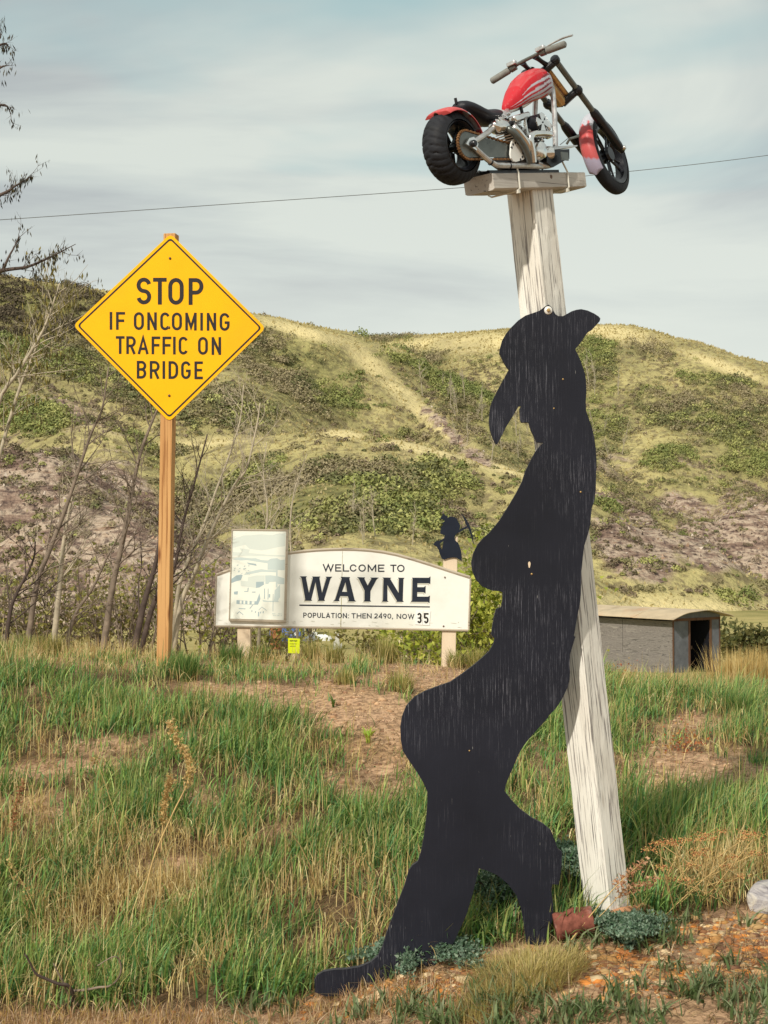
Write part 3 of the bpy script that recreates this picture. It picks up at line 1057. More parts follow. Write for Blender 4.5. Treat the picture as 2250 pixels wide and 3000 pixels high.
def wheel(c, R, w, rin, ax, groove, nsp, name):
    t = part(name, tyre_mesh(c, R, w, rin, ax, groove), 'rubber', auto=50)
    t['label'] = 'fat grooved black tyre' if groove else 'narrow smooth black tyre'
    c = np.array(c)
    ax = np.array(ax, float)
    ax /= np.linalg.norm(ax)
    part('rim', MB().lathe(c, ax, [(rin, -w * .9), (rin * .97, -w * .95), (rin * .86, -w * .72), (rin * .84, 0), (rin * .86, w * .72), (rin * .97, w * .95), (rin, w * .9)], 48), 'black_paint', t)
    a = np.array([0, 0, 1.0])
    u = np.cross(ax, a)
    u /= np.linalg.norm(u)
    v = np.cross(ax, u)
    for k in range(nsp):
        for dd in (-0.16, 0.16):
            an = 2 * math.pi * k / nsp + 0.35
            d0 = math.cos(an + dd * 1.6) * u + math.sin(an + dd * 1.6) * v
            d1 = math.cos(an + dd) * u + math.sin(an + dd) * v
            part('spoke', MB().tube([c + d0 * rin * .2, c + d1 * rin * .6, c + d1 * rin * .9], [.0055, .0042, .0055], 6), 'black_paint', t)
    part('hub', MB().lathe(c, ax, [(0, -w * .8), (rin * .22, -w * .8), (rin * .25, -w * .4), (rin * .16, 0), (rin * .25, w * .4), (rin * .22, w * .8), (0, w * .8)], 24), 'black_paint', t)
    return t


RWC = V3(-.414, 0, .056)
wheel(RWC, .120, .050, .083, (0, 1, 0), 30, 5, 'rear_tyre')
# sprocket, chain, guard
SP = V3(-.405, .057, .056)
FS = V3(-.168, .057, .050)
part('rear_sprocket', MB().lathe(SP, (0, 1, 0), [(0, -.002), (.046, -.002), (.046, .002), (0, .002)], 36), 'black_paint')
r1, r2 = .047, .026
loop = []
dz = (SP[2] - FS[2])
for k in range(0, 17):
    a = math.pi / 2 + math.pi * k / 16
    loop.append(SP + np.array([math.cos(a) * r1, 0, math.sin(a) * r1]))
for k in range(1, 12):
    t = k / 12
    loop.append((1 - t) * (SP + np.array([0, 0, -r1])) + t * (FS + np.array([0, 0, -r2])))
for k in range(0, 11):
    a = -math.pi / 2 + math.pi * k / 10
    loop.append(FS + np.array([math.cos(a) * r2, 0, math.sin(a) * r2]))
for k in range(1, 12):
    t = k / 12
    loop.append((1 - t) * (FS + np.array([0, 0, r2])) + t * (SP + np.array([0, 0, r1])))
mb = MB()
nl = len(loop)
dense = []
for i in range(nl):
    a, b = loop[i], loop[(i + 1) % nl]
    for s_ in (0, .5):
        dense.append(a + (b - a) * s_)
for i in range(len(dense)):
    a, b = dense[i], dense[(i + 1) % len(dense)]
    t = (b - a)
    L_ = np.linalg.norm(t)
    an = math.atan2(t[2], t[0])
    R_ = np.array([[math.cos(an), 0, -math.sin(an)], [0, 1, 0], [math.sin(an), 0, math.cos(an)]])
    mb.box((a + b) / 2, (L_ * .78, .010 if i % 2 else .007, .0068 if i % 2 else .005), R_)
part('chain', mb, 'chain', smooth=False)
gl = []
for k in range(0, 13):
    a = math.pi / 2 + math.pi * k / 12
    gl.append(SP + np.array([math.cos(a) * (r1 - .006), -.001, math.sin(a) * (r1 - .006)]))
gl += [FS + np.array([0, -.001, -r2 + .006]), FS + np.array([0, -.001, r2 - .006])]
part('chain_guard', MB().prism([gl], (0, -.0018, 0)), 'guard', smooth=False)

# frame
for s_ in (1, -1):
    w_ = .066 * s_
    fr = MB()
    fr.tube(smooth_path([V3(-.394, w_, .056), V3(-.332, w_, .020), V3(-.282, w_, -.001), V3(-.243, w_, -.003), V3(-.1, w_, .004), V3(.02, w_ * .9, .011), V3(.075, w_ * .8, .028), V3(.1, w_ * .75, .07), V3(.127, w_ * .65, .213), V3(.139, w_ * .55, .285), V3(.165, w_ * .25, .312)], 4), .0095, 10)
    part('lower_frame_tube', fr, 'chrome_dull')
    part('seat_stay', MB().tube(smooth_path([V3(-.394, w_, .058), V3(-.27, w_ * .9, .115), V3(-.157, w_ * .55, .18), V3(-.09, .0, .208)], 4), .0095, 10), 'chrome_dull')
    part('dropout', MB().prism([[V3(-.430, w_, .054), V3(-.41, w_, .074), V3(-.385, w_, .08), V3(-.366, w_, .058), V3(-.378, w_, .036), V3(-.40, w_, .044)]], (0, -.008 * s_, 0)), 'chrome', smooth=False)
    ax_ = part('axle_nut', MB().lathe(V3(-.394, w_ + .004 * s_, .057), (0, -s_, 0), [(0, .016), (.009, .015), (.012, .010), (.012, 0)], 12), 'black_paint')
    part('frame_clamp', MB().lathe(V3(-.30, w_, .004), (1, 0, -.5), [(.0105, -.003), (.0118, 0), (.0105, .003)], 10), 'black_paint')
    part('frame_clamp', MB().lathe(V3(-.20, w_, -.002), (1, 0, .05), [(.0105, -.003), (.0118, 0), (.0105, .003)], 10), 'black_paint')
part('backbone', MB().tube(smooth_path([V3(-.09, 0, .207), V3(0, 0, .235), V3(.09, 0, .28), V3(.165, 0, .33)], 4), .012, 10), 'chrome_dull')
part('skid_plate', MB().box(V3(-.09, 0, -.012), (.40, .10, .012), Rb), 'black_paint', smooth=False)

# tank
TX = np.array([-.108, -.085, -.05, -.01, .03, .07, .10, .124, .136])
TT = np.array([.226, .252, .290, .328, .352, .366, .369, .362, .352])
TB = np.array([.204, .206, .216, .230, .242, .254, .263, .270, .276])
TW = np.array([.010, .024, .040, .050, .055, .056, .054, .050, .044])
ns, na = 240, 168
vs, cs = [], []
RED, SIL, DRK = np.array((.50, .012, .022)), np.array((.50, .50, .56)), np.array((.22, .01, .02))
tong = []
random.seed(3)
for (t0, s1, t1, wd) in [(.70, .22, .50, .055), (.54, .04, .26, .055), (.38, .10, .12, .055), (.22, .30, .05, .05)]:
    tong.append((t0, s1, t1, wd))
for i in range(ns + 1):
    s_ = i / ns
    x = TX[0] + (TX[-1] - TX[0]) * s_
    zt, zb, hw = np.interp(x, TX, TT), np.interp(x, TX, TB), np.interp(x, TX, TW)
    zc_ = zb + (zt - zb) * .40
    for k in range(na):
        a = 2 * math.pi * k / na                # 0 = right side
        ca, sa = math.cos(a), math.sin(a)
        e = 0.75
        yy = hw * abs(ca) ** e * (1 if ca > 0 else -1)
        hh = (zt - zc_) if sa > 0 else (zc_ - zb)
        z_ = zc_ + hh * abs(sa) ** e * (1 if sa > 0 else -1)
        vs.append(V3(x, yy, z_))
        # flames: silver tongues licking back from the front over both flanks
        t = (z_ - zb) / (zt - zb)
        side = abs(ca)
        c = RED.copy()
        if side > .28 and t < .82:
            inside = s_ > .86
            drop = False
            for (t0, s1, t1, wd) in tong:
                if s_ > s1:
                    q = (s_ - s1) / (1 - s1)
                    ct = t1 + (t0 - t1) * q ** 1.2 + .03 * math.sin(q * 8)
                    hwid = wd * (q ** .6) * 1.25
                    if abs(t - ct) < hwid:
                        inside = True
                    if abs(q - .74) < .17 and abs(t - ct - .07) < wd * .75 * max(0, 1 - ((q - .74) / .17) ** 2) ** .5:
                        drop = True
            if inside:
                c = SIL.copy()
            if drop:
                c = DRK.copy()
        elif t >= .82 and s_ > .25:
            q = vnoise(np.array(s_ * 9), np.array(a * 7), 9)
            c = RED * (1 - .22 * q) + np.array((.55, .42, .40)) * .22 * q  # pale sky reflection painted into the red along the tank top
        cs.append(c)
fs = []
for i in range(ns):
    for k in range(na):
        k2 = (k + 1) % na
        fs.append((i * na + k, (i + 1) * na + k, (i + 1) * na + k2, i * na + k2))
fs.append(tuple(range(na)))
fs.append(tuple(ns * na + k for k in range(na - 1, -1, -1)))
tank = MB().add(vs, fs).build('fuel_tank', M['flame'], bike, smooth=True, local=True, cols=np.array(cs), auto=50)
tank['label'] = 'red fuel tank painted with silver flames'
part('filler_cap', MB().lathe(V3(.075, 0, .366), (.15, 0, 1), [(0, .006), (.012, .005), (.014, 0)], 16), 'chrome', tank)
part('tank_strut', MB().tube([V3(-.03, .012, .236), V3(-.02, .012, .19)], .006, 8), 'black_paint')

# seat
seat = MB()
cl = [(-.372, .192, .030, .020), (-.335, .196, .044, .026), (-.29, .182, .052, .028), (-.245, .166, .055, .028), (-.20, .168, .052, .034), (-.16, .176, .042, .032), (-.13, .172, .026, .024), (-.116, .166, .010, .010)]
vs, fs = [], []
nk = 14
for (x, zc_, hw, hh) in cl:
    for k in range(nk):
        a = 2 * math.pi * k / nk
        vs.append(V3(x, hw * math.cos(a), zc_ + (hh if math.sin(a) > 0 else hh * .8) * math.sin(a)))
for i in range(len(cl) - 1):
    for k in range(nk):
        k2 = (k + 1) % nk
        fs.append((i * nk + k, (i + 1) * nk + k, (i + 1) * nk + k2, i * nk + k2))
fs.append(tuple(range(nk)))
fs.append(tuple((len(cl) - 1) * nk + k for k in range(nk - 1, -1, -1)))
seat.add(vs, fs)
so = part('seat', seat, 'leather', auto=None, sub=1)
part('seat_bolt', MB().cyl(V3(-.366, 0, .205), V3(-.369, 0, .224), .005, 8), 'black_paint', so)
part('seat_pan', MB().tube(smooth_path([V3(-.19, .03, .140), V3(-.16, .035, .125), V3(-.145, .03, .14)], 4), .013, 8), 'leather', so)


def fender(name, c, R, w, a0, a1, ax, colf, thick=.0025, n=36, mspan=11):
    c = np.array(c)
    ax = np.array(ax, float)
    ax /= np.linalg.norm(ax)
    fwd = np.cross(ax, np.array([0, 0, 1.0]))
    fwd /= np.linalg.norm(fwd)
    if fwd[0] < 0:
        fwd = -fwd
    upv = np.cross(fwd, ax)
    if upv[2] < 0:
        upv = -upv
    vs, cs, fs = [], [], []
    for lay in (0, 1):
        for i in range(n + 1):
            q = i / n
            a = math.radians(a0 + (a1 - a0) * q)
            endr = min(1, math.sqrt(max(0.0, 1 - (1 - min(1, min(q, 1 - q) / .07)) ** 2)) + .25)
            for j in range(mspan):
                t = -1 + 2 * j / (mspan - 1)
                rr = R + .016 - .016 * abs(t) ** 3 - lay * thick
                vs.append(c + (fwd * math.cos(a) + upv * math.sin(a)) * rr + ax * (t * w * endr))
                cs.append(colf(q, t))
    m1 = (n + 1) * mspan
    for lay in (0, 1):
        for i in range(n):
            for j in range(mspan - 1):
                f = (lay * m1 + i * mspan + j, lay * m1 + i * mspan + j + 1, lay * m1 + (i + 1) * mspan + j + 1, lay * m1 + (i + 1) * mspan + j)
                fs.append(f if lay == 0 else f[::-1])
    for i in range(n):
        for j in (0, mspan - 1):
            fs.append((i * mspan + j, (i + 1) * mspan + j, m1 + (i + 1) * mspan + j, m1 + i * mspan + j))
    for j in range(mspan - 1):
        for i in (0, n):
            fs.append((i * mspan + j, i * mspan + j + 1, m1 + i * mspan + j + 1, m1 + i * mspan + j))
    return MB().add(vs, fs).build(name, M['flame'], bike, smooth=True, local=True, cols=np.array(cs), auto=60)


PINK = np.array((.52, .07, .07))


def rear_col(q, t):
    w_ = math.sin(q * 30) * .18 + math.sin(q * 13 + 1) * .2
    return SIL * 1.1 if (.10 < q < .62 and .28 + w_ * .5 < abs(t) < .80 + w_) else PINK


def front_col(q, t):
    w_ = math.sin(t * 9) * .07 + math.sin(t * 21) * .05
    if q > .62 + w_:
        return SIL * .8 + .1 * vnoise(np.array(q * 30.), np.array(t * 14), 3)
    if q < .2 + .05 * t:
        return np.array((.36, .32, .42))
    return PINK * (1 - .4 * max(0, .45 - q)) + np.array((.12, .10, .10)) * max(0, .5 - q)


fender('rear_fender', RWC, .115, .054, 20, 122, (0, 1, 0), rear_col)

# engine
def finned(c0, c1, w, d, n, name, mat='chrome_dull'):
    c0, c1 = np.array(c0), np.array(c1)
    t = c1 - c0
    L_ = np.linalg.norm(t)
    t /= L_
    an = math.atan2(t[0], t[2])
    R_ = np.array([[math.cos(an), 0, math.sin(an)], [0, 1, 0], [-math.sin(an), 0, math.cos(an)]])
    cy = part(name, MB().tube([c0, c1], .021, 14), 'black_paint')
    for i in range(n):
        p = c0 + t * L_ * (i + .5) / n
        part('cooling_fin', MB().box(p, (w * (.86 if i % 2 else 1), d, L_ / n * .42), R_), mat, cy, smooth=False)
    part('rocker_cover', MB().box(c1 + t * .012, (w * 1.12, d * 1.1, .026), R_), 'chrome', cy, smooth=False, bevel=.004)
    return cy


finned(V3(-.075, .0, .08), V3(-.098, .0, .155), .062, .075, 9, 'rear_cylinder')
finned(V3(.0, .0, .08), V3(.072, .0, .165), .058, .075, 9, 'front_cylinder')
part('rocker_box', MB().box(V3(-.075, .028, .176), (.095, .05, .024), np.array([[math.cos(.25), 0, -math.sin(.25)], [0, 1, 0], [math.sin(.25), 0, math.cos(.25)]])), 'chrome', smooth=False, bevel=.006)
part('crankcase', MB().prism([[V3(-.15, .045, .02), V3(-.13, .045, .075), V3(-.06, .045, .092), V3(.03, .045, .092), V3(.075, .045, .06), V3(.07, .045, .015), V3(0, .045, .004), V3(-.1, .045, .0)]], (0, .09, 0)), 'black_paint', smooth=False, bevel=.005)
# air cleaner with a flared cross plate
ac = V3(-.01, .07, .155)
aco = part('air_cleaner', MB().lathe(ac, (0, -1, 0), [(0, .012), (.026, .012), (.031, .008), (.032, -.03), (.02, -.035)], 28), 'black_paint')
cr = []
for k in range(4):
    a = k * math.pi / 2
    for (rr, da) in [(.0085, -math.pi / 4), (.033, -.47), (.0345, 0), (.033, .47)]:
        cr.append(ac + np.array([math.cos(a + da) * rr, -.016, math.sin(a + da) * rr]))
part('cross_plate', MB().prism([cr], (0, .004, 0)), 'chrome', aco, smooth=False)
part('cross_screw', MB().lathe(ac + np.array([0, -.016, 0]), (0, -1, 0), [(0, .003), (.003, .002), (.003, 0)], 8), 'black_paint', aco)
part('intake', MB().tube([V3(-.02, .06, .15), V3(-.03, .02, .13)], .014, 10), 'chrome_dull', aco)
for (px, pz) in [(-.055, .15), (-.035, .105), (.02, .115), (.035, .115), (-.09, .12)]:
    part('pushrod_tube', MB().tube([V3(px, .045, pz + .025), V3(px * .7 - .01, .048, .07)], .0048, 8), 'chrome')
# exhausts and covers
part('exhaust_pipe', MB().tube(smooth_path([V3(-.10, .05, .135), V3(-.165, .078, .127), V3(-.15, .085, .108), V3(-.11, .085, .072), V3(-.085, .08, .022)], 6), .0115, 12), 'chrome')
part('exhaust_pipe', MB().tube(smooth_path([V3(-.12, .04, .12), V3(-.192, .072, .122), V3(-.178, .088, .10), V3(-.135, .088, .062), V3(-.10, .08, .014)], 6), .0115, 12), 'guard')
part('exhaust_pipe', MB().tube(smooth_path([V3(.045, .06, .118), V3(.02, .088, .116), V3(-.06, .092, .110), V3(-.092, .092, .102), V3(-.1, .092, .085), V3(-.094, .09, .05), V3(-.088, .086, .012)], 6), .012, 12), 'chrome')
part('timing_cover', MB().lathe(V3(-.036, .062, .058), (0, -1, 0), [(0, .036), (.018, .035), (.028, .030), (.033, .020), (.034, 0)], 28), 'chrome')
part('oil_filter', MB().lathe(V3(.012, .058, .055), (0.8, -.6, 0), [(0, .038), (.02, .036), (.024, .026), (.024, -.01)], 20), 'chrome')
cp = []
for k in range(20):
    a = 2 * math.pi * k / 20
    rr = .040 + .006 * math.cos(3 * a + .8)
    cp.append(V3(-.155 + math.cos(a) * rr, .066, .048 + math.sin(a) * rr * .92))
sc_ = part('sprocket_cover', MB().prism([cp], (0, -.006, 0)), 'white_plate', smooth=False)
for k in range(9):
    a = -1.1 + k * .48
    part('cover_hole', MB().lathe(V3(-.155 + math.cos(a) * .031, .0715, .048 + math.sin(a) * .029), (0, -1, 0), [(0, .0012), (.0042, .0012), (.0042, -.002)], 8), 'black_paint', sc_, smooth=False)
part('oil_tank', MB().tube(smooth_path([V3(-.255, .05, .118), V3(-.235, .055, .128), V3(-.20, .055, .132), V3(-.17, .05, .126)], 4), [.012, .021, .025, .026, .026, .026, .027, .026, .025, .024, .022, .02, .014], 14), 'chrome')
part('oil_line', MB().tube(smooth_path([V3(-.19, .06, .13), V3(-.165, .07, .145), V3(-.16, .065, .12)], 5), .007, 8), 'black_paint')
for (x, z_) in [(-.235, .148), (-.205, .162), (-.175, .172), (-.255, .14)]:
    part('stay_bolt', MB().lathe(V3(x, .064, z_), (0, -1, .4), [(0, .012), (.006, .010), (.0065, -.004)], 10), 'chrome')
part('sump', MB().tube(smooth_path([V3(-.03, .06, .018), V3(.0, .066, .01), V3(.03, .064, .012)], 4), .009, 8), 'chrome_dull')
# foot controls
for s_ in (1, -1):
    part('foot_board', MB().prism([[V3(.005, .085 * s_, .062), V3(.05, .085 * s_, .066), V3(.185, .085 * s_, .086), V3(.19, .085 * s_, .091), V3(.02, .085 * s_, .074)]], (0, .03 * s_, 0)), 'chrome_dull', smooth=False)
    part('control_box', MB().prism([[V3(-.005, .08 * s_, .020), V3(.03, .08 * s_, .006), V3(.10, .08 * s_, .03), V3(.135, .08 * s_, .042), V3(.14, .08 * s_, .072), V3(.03, .08 * s_, .060), V3(.0, .08 * s_, .045)]], (0, .045 * s_, 0)), 'black_paint', smooth=False, bevel=.004)
    part('foot_pedal', MB().tube([V3(.10, .10 * s_, .085), V3(.10, .115 * s_, .10), V3(.15, .118 * s_, .112), V3(.15, .118 * s_, .118)], .0045, 8), 'fork')
part('brake_cable', MB().tube([V3(.06, .1, .08), V3(.11, .1, .105)], .0015, 6), 'wire')
part('control_badge', MB().box(V3(.075, .104, .04), (.04, .004, .028)), 'guard', smooth=False)

# front end, turned to the left about the raked steering head
RK = np.array([-.79, 0, .614])
RK /= np.linalg.norm(RK)
HD = V3(.178, 0, .322)
DL = math.radians(14)


def steer(p):
    p = np.array(p, float) - HD
    c_, s_ = math.cos(DL), math.sin(DL)
    return HD + p * c_ + np.cross(RK, p) * s_ + RK * (RK @ p) * (1 - c_)


def steer_mb(mb):
    mb.v = [tuple(steer(p)) for p in mb.v]
    return mb


def sp_(name, mb, mat, parent=bike, smooth=True, auto=35, **k):
    return part(name, steer_mb(mb), mat, parent, smooth, auto, **k)


PE = np.array([.614, 0, .79])
FA = HD + PE * .022 - RK * .40                         # front axle
AXR = V3(0, .062, 0)
for s_ in (1, -1):
    so_ = AXR * s_
    top = HD + PE * .022 + RK * .07 + so_
    sp_('fork_tube', MB().tube([top, FA + RK * .17 + so_], .0105, 12), 'fork')
    fl = sp_('fork_leg', MB().tube([FA + RK * .21 + so_, FA + RK * .195 + so_, FA + RK * .17 + so_, FA + RK * .02 + so_, FA - RK * .012 + so_], [.0125, .0165, .0175, .016, .011], 12), 'black_paint')
    sp_('fork_cap', MB().lathe(top, RK, [(.014, -.014), (.017, -.006), (.017, .006), (.012, .012), (0, .014)], 14), 'black_paint')
    sp_('lower_clamp', MB().lathe(HD + PE * .022 - RK * .085 + so_, RK, [(.014, -.014), (.018, -.006), (.018, .006), (.014, .014)], 14), 'black_paint')
    sp_('bar_riser', MB().tube(smooth_path([HD + PE * .012 + RK * .068 + AXR * s_ * .5, HD + RK * .11 - PE * .004 + AXR * s_ * .46, HD + RK * .140 - PE * .012 + AXR * s_ * .42], 4), [.0105, .0095, .0085, .008, .008, .0085, .0095, .011, .0125], 12), 'black_paint')
    sp_('axle_bolt', MB().lathe(FA + so_ * 1.0, AXR * s_, [(0, .022), (.007, .020), (.009, .012), (.009, 0)], 10), 'chrome')
for dk, nm in ((.064, 'upper_yoke'), (-.085, 'lower_yoke')):
    e1, e2 = HD + PE * .022 + RK * dk + AXR, HD + PE * .022 + RK * dk - AXR
    mid = HD - PE * .012 + RK * dk
    mb = MB()
    for a, b in ((e1, mid), (mid, e2)):
        mb.tube([a, b], [.013, .016], 10)
    sp_(nm, mb, 'black_paint')
sp_('head_stem', MB().tube([HD - RK * .085 - PE * .008, HD + RK * .06 - PE * .008], .020, 14), 'gold')
sp_('fork_spring', MB().tube([HD + PE * .014 - RK * .078, HD + PE * .014 + RK * .055], .013, 14), 'red')
sp_('fork_rib', MB().tube([HD + PE * .012 - RK * .078 + AXR * .38, HD + PE * .012 + RK * .052 + AXR * .38], .009, 10), 'gold')
BC = HD + RK * .142 - PE * .012
BARV = V3(0, 1, 0)
bar_pts = [BC - BARV * .150 - PE * .024, BC - BARV * .08 - PE * .012, BC - BARV * .04, BC + BARV * .04, BC + BARV * .08 - PE * .008, BC + BARV * .150 - PE * .020]
sp_('handlebar', MB().tube(smooth_path(bar_pts, 4), .0062, 10), 'fork')
for s_ in (1, -1):
    e = bar_pts[-1] if s_ > 0 else bar_pts[0]
    k_ = bar_pts[-2] if s_ > 0 else bar_pts[1]
    dirv = (e - k_) / np.linalg.norm(e - k_)
    sp_('grip', MB().tube([e - dirv * .075, e - dirv * .07, e, e + dirv * .004], [.0098, .0122, .0122, .008], 14), 'grip')
    sp_('switch_housing', MB().tube([e - dirv * .10, e - dirv * .078], .0125, 10), 'fork')
    sp_('master_cylinder', MB().box(e - dirv * .092 + PE * .004 + RK * .014, (.022, .034, .014)), 'chrome_dull', smooth=False, bevel=.002)
    if s_ > 0:
        sp_('brake_lever', MB().tube(smooth_path([e - dirv * .095 + PE * .014, e - dirv * .06 + PE * .030, e - dirv * .01 + PE * .038, e + dirv * .03 + PE * .034], 4), .0038, 8), 'chrome_dull')
    else:
        sp_('clutch_lever', MB().tube(smooth_path([e - dirv * .095 + PE * .012, e - dirv * .05 + PE * .016, e - dirv * .02 + PE * .018], 4), .0036, 8), 'chrome_dull')

fw_ax = steer(HD + np.array([0, 1.0, 0])) - steer(HD)
FWC = steer(FA)
wheel(FWC, .152, .026, .118, fw_ax, 0, 5, 'front_tyre')
fender('front_fender', FWC, .152, .029, 212, 98, fw_ax, front_col)

# two nylon ties holding the frame to the beam
for (x, nm, lab) in [(-.155, 'cable_tie', 'white nylon cable tie round the post-top beam, nearer the fat rear tyre'), (.135, 'cable_tie', 'white nylon cable tie round the post-top beam, nearer the front wheel')]:
    te = empty(nm, BO, lab, 'cable tie', 'nylon ties holding the motorcycle down')
    te.rotation_euler = BR.to_euler()
    zt = -.012 + x * .062
    hi = .012 if x < 0 else .055
    o1 = .066
    rad = .0032
    pth = [V3(x - (.0 if x < 0 else .03), .06, hi), V3(x, o1 + .002, zt), V3(x, o1 + .002, zt - .054), V3(x - .002, o1 - .012, zt - .061), V3(x - .002, -o1 + .012, zt - .061), V3(x, -o1 - .002, zt - .054), V3(x, -o1 - .002, zt), V3(x, -.06, hi)]
    MB().tube(pth, rad, 6).build('strap', M['tie'], te, local=True)
    MB().box(V3(x - .002, o1 - .006, zt - .063), (.011, .012, .012)).build('buckle', M['tie'], te, local=True)

# ------------------------------------------------------------------ lettering
def arc(cx, cy, rx, ry, a0, a1, n=10):
    return [(cx + rx * math.cos(math.radians(a0 + (a1 - a0) * i / n)), cy + ry * math.sin(math.radians(a0 + (a1 - a0) * i / n))) for i in range(n + 1)]


def glyph(c, w, t):
    """strokes of a capital of height 1, width w, stroke t: [(centre line, closed)]"""
    h = t / 2
    L, R, B, T, cx = h, w - h, h, 1 - h, w / 2
    rx = (R - L) / 2
    ry = min(rx * 1.15, .5 - h)
    if c in 'O0':
        return [(arc(cx, T - ry, rx, ry, 0, 180) + arc(cx, B + ry, rx, ry, 180, 360), True)]
    if c == 'C':
        return [(arc(cx, T - ry, rx, ry, 22, 180) + arc(cx, B + ry, rx, ry, 180, 338), False)]
    if c == 'G':
        return [(arc(cx, T - ry, rx, ry, 15, 180) + arc(cx, B + ry, rx, ry, 180, 360) + [(R, .46), (cx, .46)], False)]
    if c == 'S':
        r4 = (T - B) / 4
        return [(arc(cx, T - r4, rx, r4, 12, 270, 14) + arc(cx, B + r4, rx, r4, 90, -168, 14)[1:], False)]
    if c == 'T':
        return [([(0, T), (w, T)], False), ([(cx, 0), (cx, T)], False)]
    if c == 'I':
        return [([(cx, 0), (cx, 1)], False)]
    if c in 'EF':
        r = [([(L, 0), (L, 1)], False), ([(L, T), (w, T)], False), ([(L, .51), (w * .9, .51)], False)]
        return r + ([([(L, B), (w, B)], False)] if c == 'E' else [])
    if c == 'L':
        return [([(L, 1), (L, B), (w, B)], False)]
    if c == 'H':
        return [([(L, 0), (L, 1)], False), ([(R, 0), (R, 1)], False), ([(L, .5), (R, .5)], False)]
    if c == 'N':
        return [([(L, 0), (L, 1)], False), ([(R, 0), (R, 1)], False), ([(L, 1 - t * .4), (R, t * .4)], False)]
    if c == 'M':
        return [([(L, 0), (L, 1)], False), ([(R, 0), (R, 1)], False), ([(L, 1 - t * .4), (cx, t * 1.3), (R, 1 - t * .4)], False)]
    if c == 'W':
        return [([(h * .8, 1), (w * .28, h), (cx, .92), (w * .72, h), (w - h * .8, 1)], False)]
    if c == 'A':
        return [([(h * .8, 0), (cx, 1 - h), (w - h * .8, 0)], False), ([(w * .22, .30), (w * .78, .30)], False)]
    if c == 'U':
        return [([(L, 1)] + arc(cx, B + ry, rx, ry, 180, 360) + [(R, 1)], False)]
    if c in 'PR':
        m = .46
        q = (T - m) / 2
        bx = min(rx, q * 1.2)
        r = [([(L, 0), (L, 1)], False), ([(L, T), (R - bx, T)] + arc(R - bx, (T + m) / 2, bx, q, 90, -90)[1:] + [(L, m)], False)]
        return r + ([([(cx, m), (R, 0)], False)] if c == 'R' else [])
    if c == 'B':
        m = .52
        q, q2 = (T - m) / 2, (m - B) / 2
        bx = min(rx, .2)
        return [([(L, 0), (L, 1)], False), ([(L, T), (R - bx, T)] + arc(R - bx, (T + m) / 2, bx, q, 90, -90)[1:] + [(L, m)], False),
                ([(L, m), (R - bx, m)] + arc(R - bx, (B + m) / 2, bx, q2, 90, -90)[1:] + [(L, B)], False)]
    if c == 'D':
        bx = min(rx * 1.3, R - L)
        return [([(L, 0), (L, 1)], False), ([(L, T)] + arc(R - bx, T - .3, bx, .3, 90, 0)[0:] + arc(R - bx, B + .3, bx, .3, 0, -90) + [(L, B)], False)]
    if c == '2':
        return [(arc(cx, T - .24, rx, .24, 165, -30, 10) + [(L, B + .02), (w, B + .02)], False)]
    if c == '4':
        return [([(w * .75, 0), (w * .75, 1), (h, .3), (w, .3)], False)]
    if c == '9':
        return [(arc(cx, .67, rx, .33 - h, 0, 360, 18), True), ([(R, .67), (w * .5, 0)], False)]
    if c == '3':
        return [(arc(cx, .75 - h / 2, rx, .25 - h / 2, 160, -90) + arc(cx, .25 + h / 2, rx, .25 - h / 2 + .0, 90, -160)[1:], False)]
    if c == '5':
        return [([(w, T), (L, T), (L, .56)] + arc(cx, .32, rx, .32 - h, 120, -160), False)]
    if c == ':':
        return [([(cx, 0), (cx, t)], False), ([(cx, .55), (cx, .55 + t)], False)]
    if c == ',':
        return [([(cx, t), (cx - t * .4, -t * .8)], False)]
    return []


def ribbon(pts, t, closed):
    p = np.array(pts, float)
    if closed and np.allclose(p[0], p[-1]):
        p = p[:-1]
    keep = [0] + [i for i in range(1, len(p)) if np.linalg.norm(p[i] - p[i - 1]) > 1e-5]
    p = p[keep]
    n = len(p)
    Lf, Rt = [], []
    for i in range(n):
        if closed:
            a, b = p[i] - p[i - 1], p[(i + 1) % n] - p[i]
        else:
            a = p[i] - p[i - 1] if i else p[1] - p[0]
            b = p[i + 1] - p[i] if i < n - 1 else p[-1] - p[-2]
        a, b = a / np.linalg.norm(a), b / np.linalg.norm(b)
        na, nb_ = np.array([-a[1], a[0]]), np.array([-b[1], b[0]])
        m = na + nb_
        m /= np.linalg.norm(m)
        k = t / 2 / max(.35, m @ na)
        Lf.append(p[i] + m * k)
        Rt.append(p[i] - m * k)
    quads = []
    for i in range(n if closed else n - 1):
        j = (i + 1) % n
        quads.append((Lf[i], Lf[j], Rt[j], Rt[i]))
    return quads


def letters(parent, mat, items, t, to3d, off0, name='letter'):
    """items: (char, x0, x1, ytop, ybase) in picture px; t stroke in px; to3d(px, py, lift)"""
    for (c, x0, x1, y0, y1) in items:
        H = y1 - y0
        mb = MB()
        for si, (pts, cl) in enumerate(glyph(c, (x1 - x0) / H, t / H)):
            for qd in ribbon(pts, t / H, cl):
                mb.add([to3d(x0 + u * H, y1 - v * H, off0 + si * .00025) for u, v in qd], [(0, 1, 2, 3)])
        mb.build(name, M[mat], parent)


WID = dict(I=.25, W=1.35, M=1.15, E=.72, L=.72, F=.72, T=.85, P=.8, R=.85, N=.95, A=1.0, U=.9, O=1.02, C=.95, H=.95)
WID.update({':': .3, ',': .3, '2': .8, '4': .85, '9': .8, '0': .85})


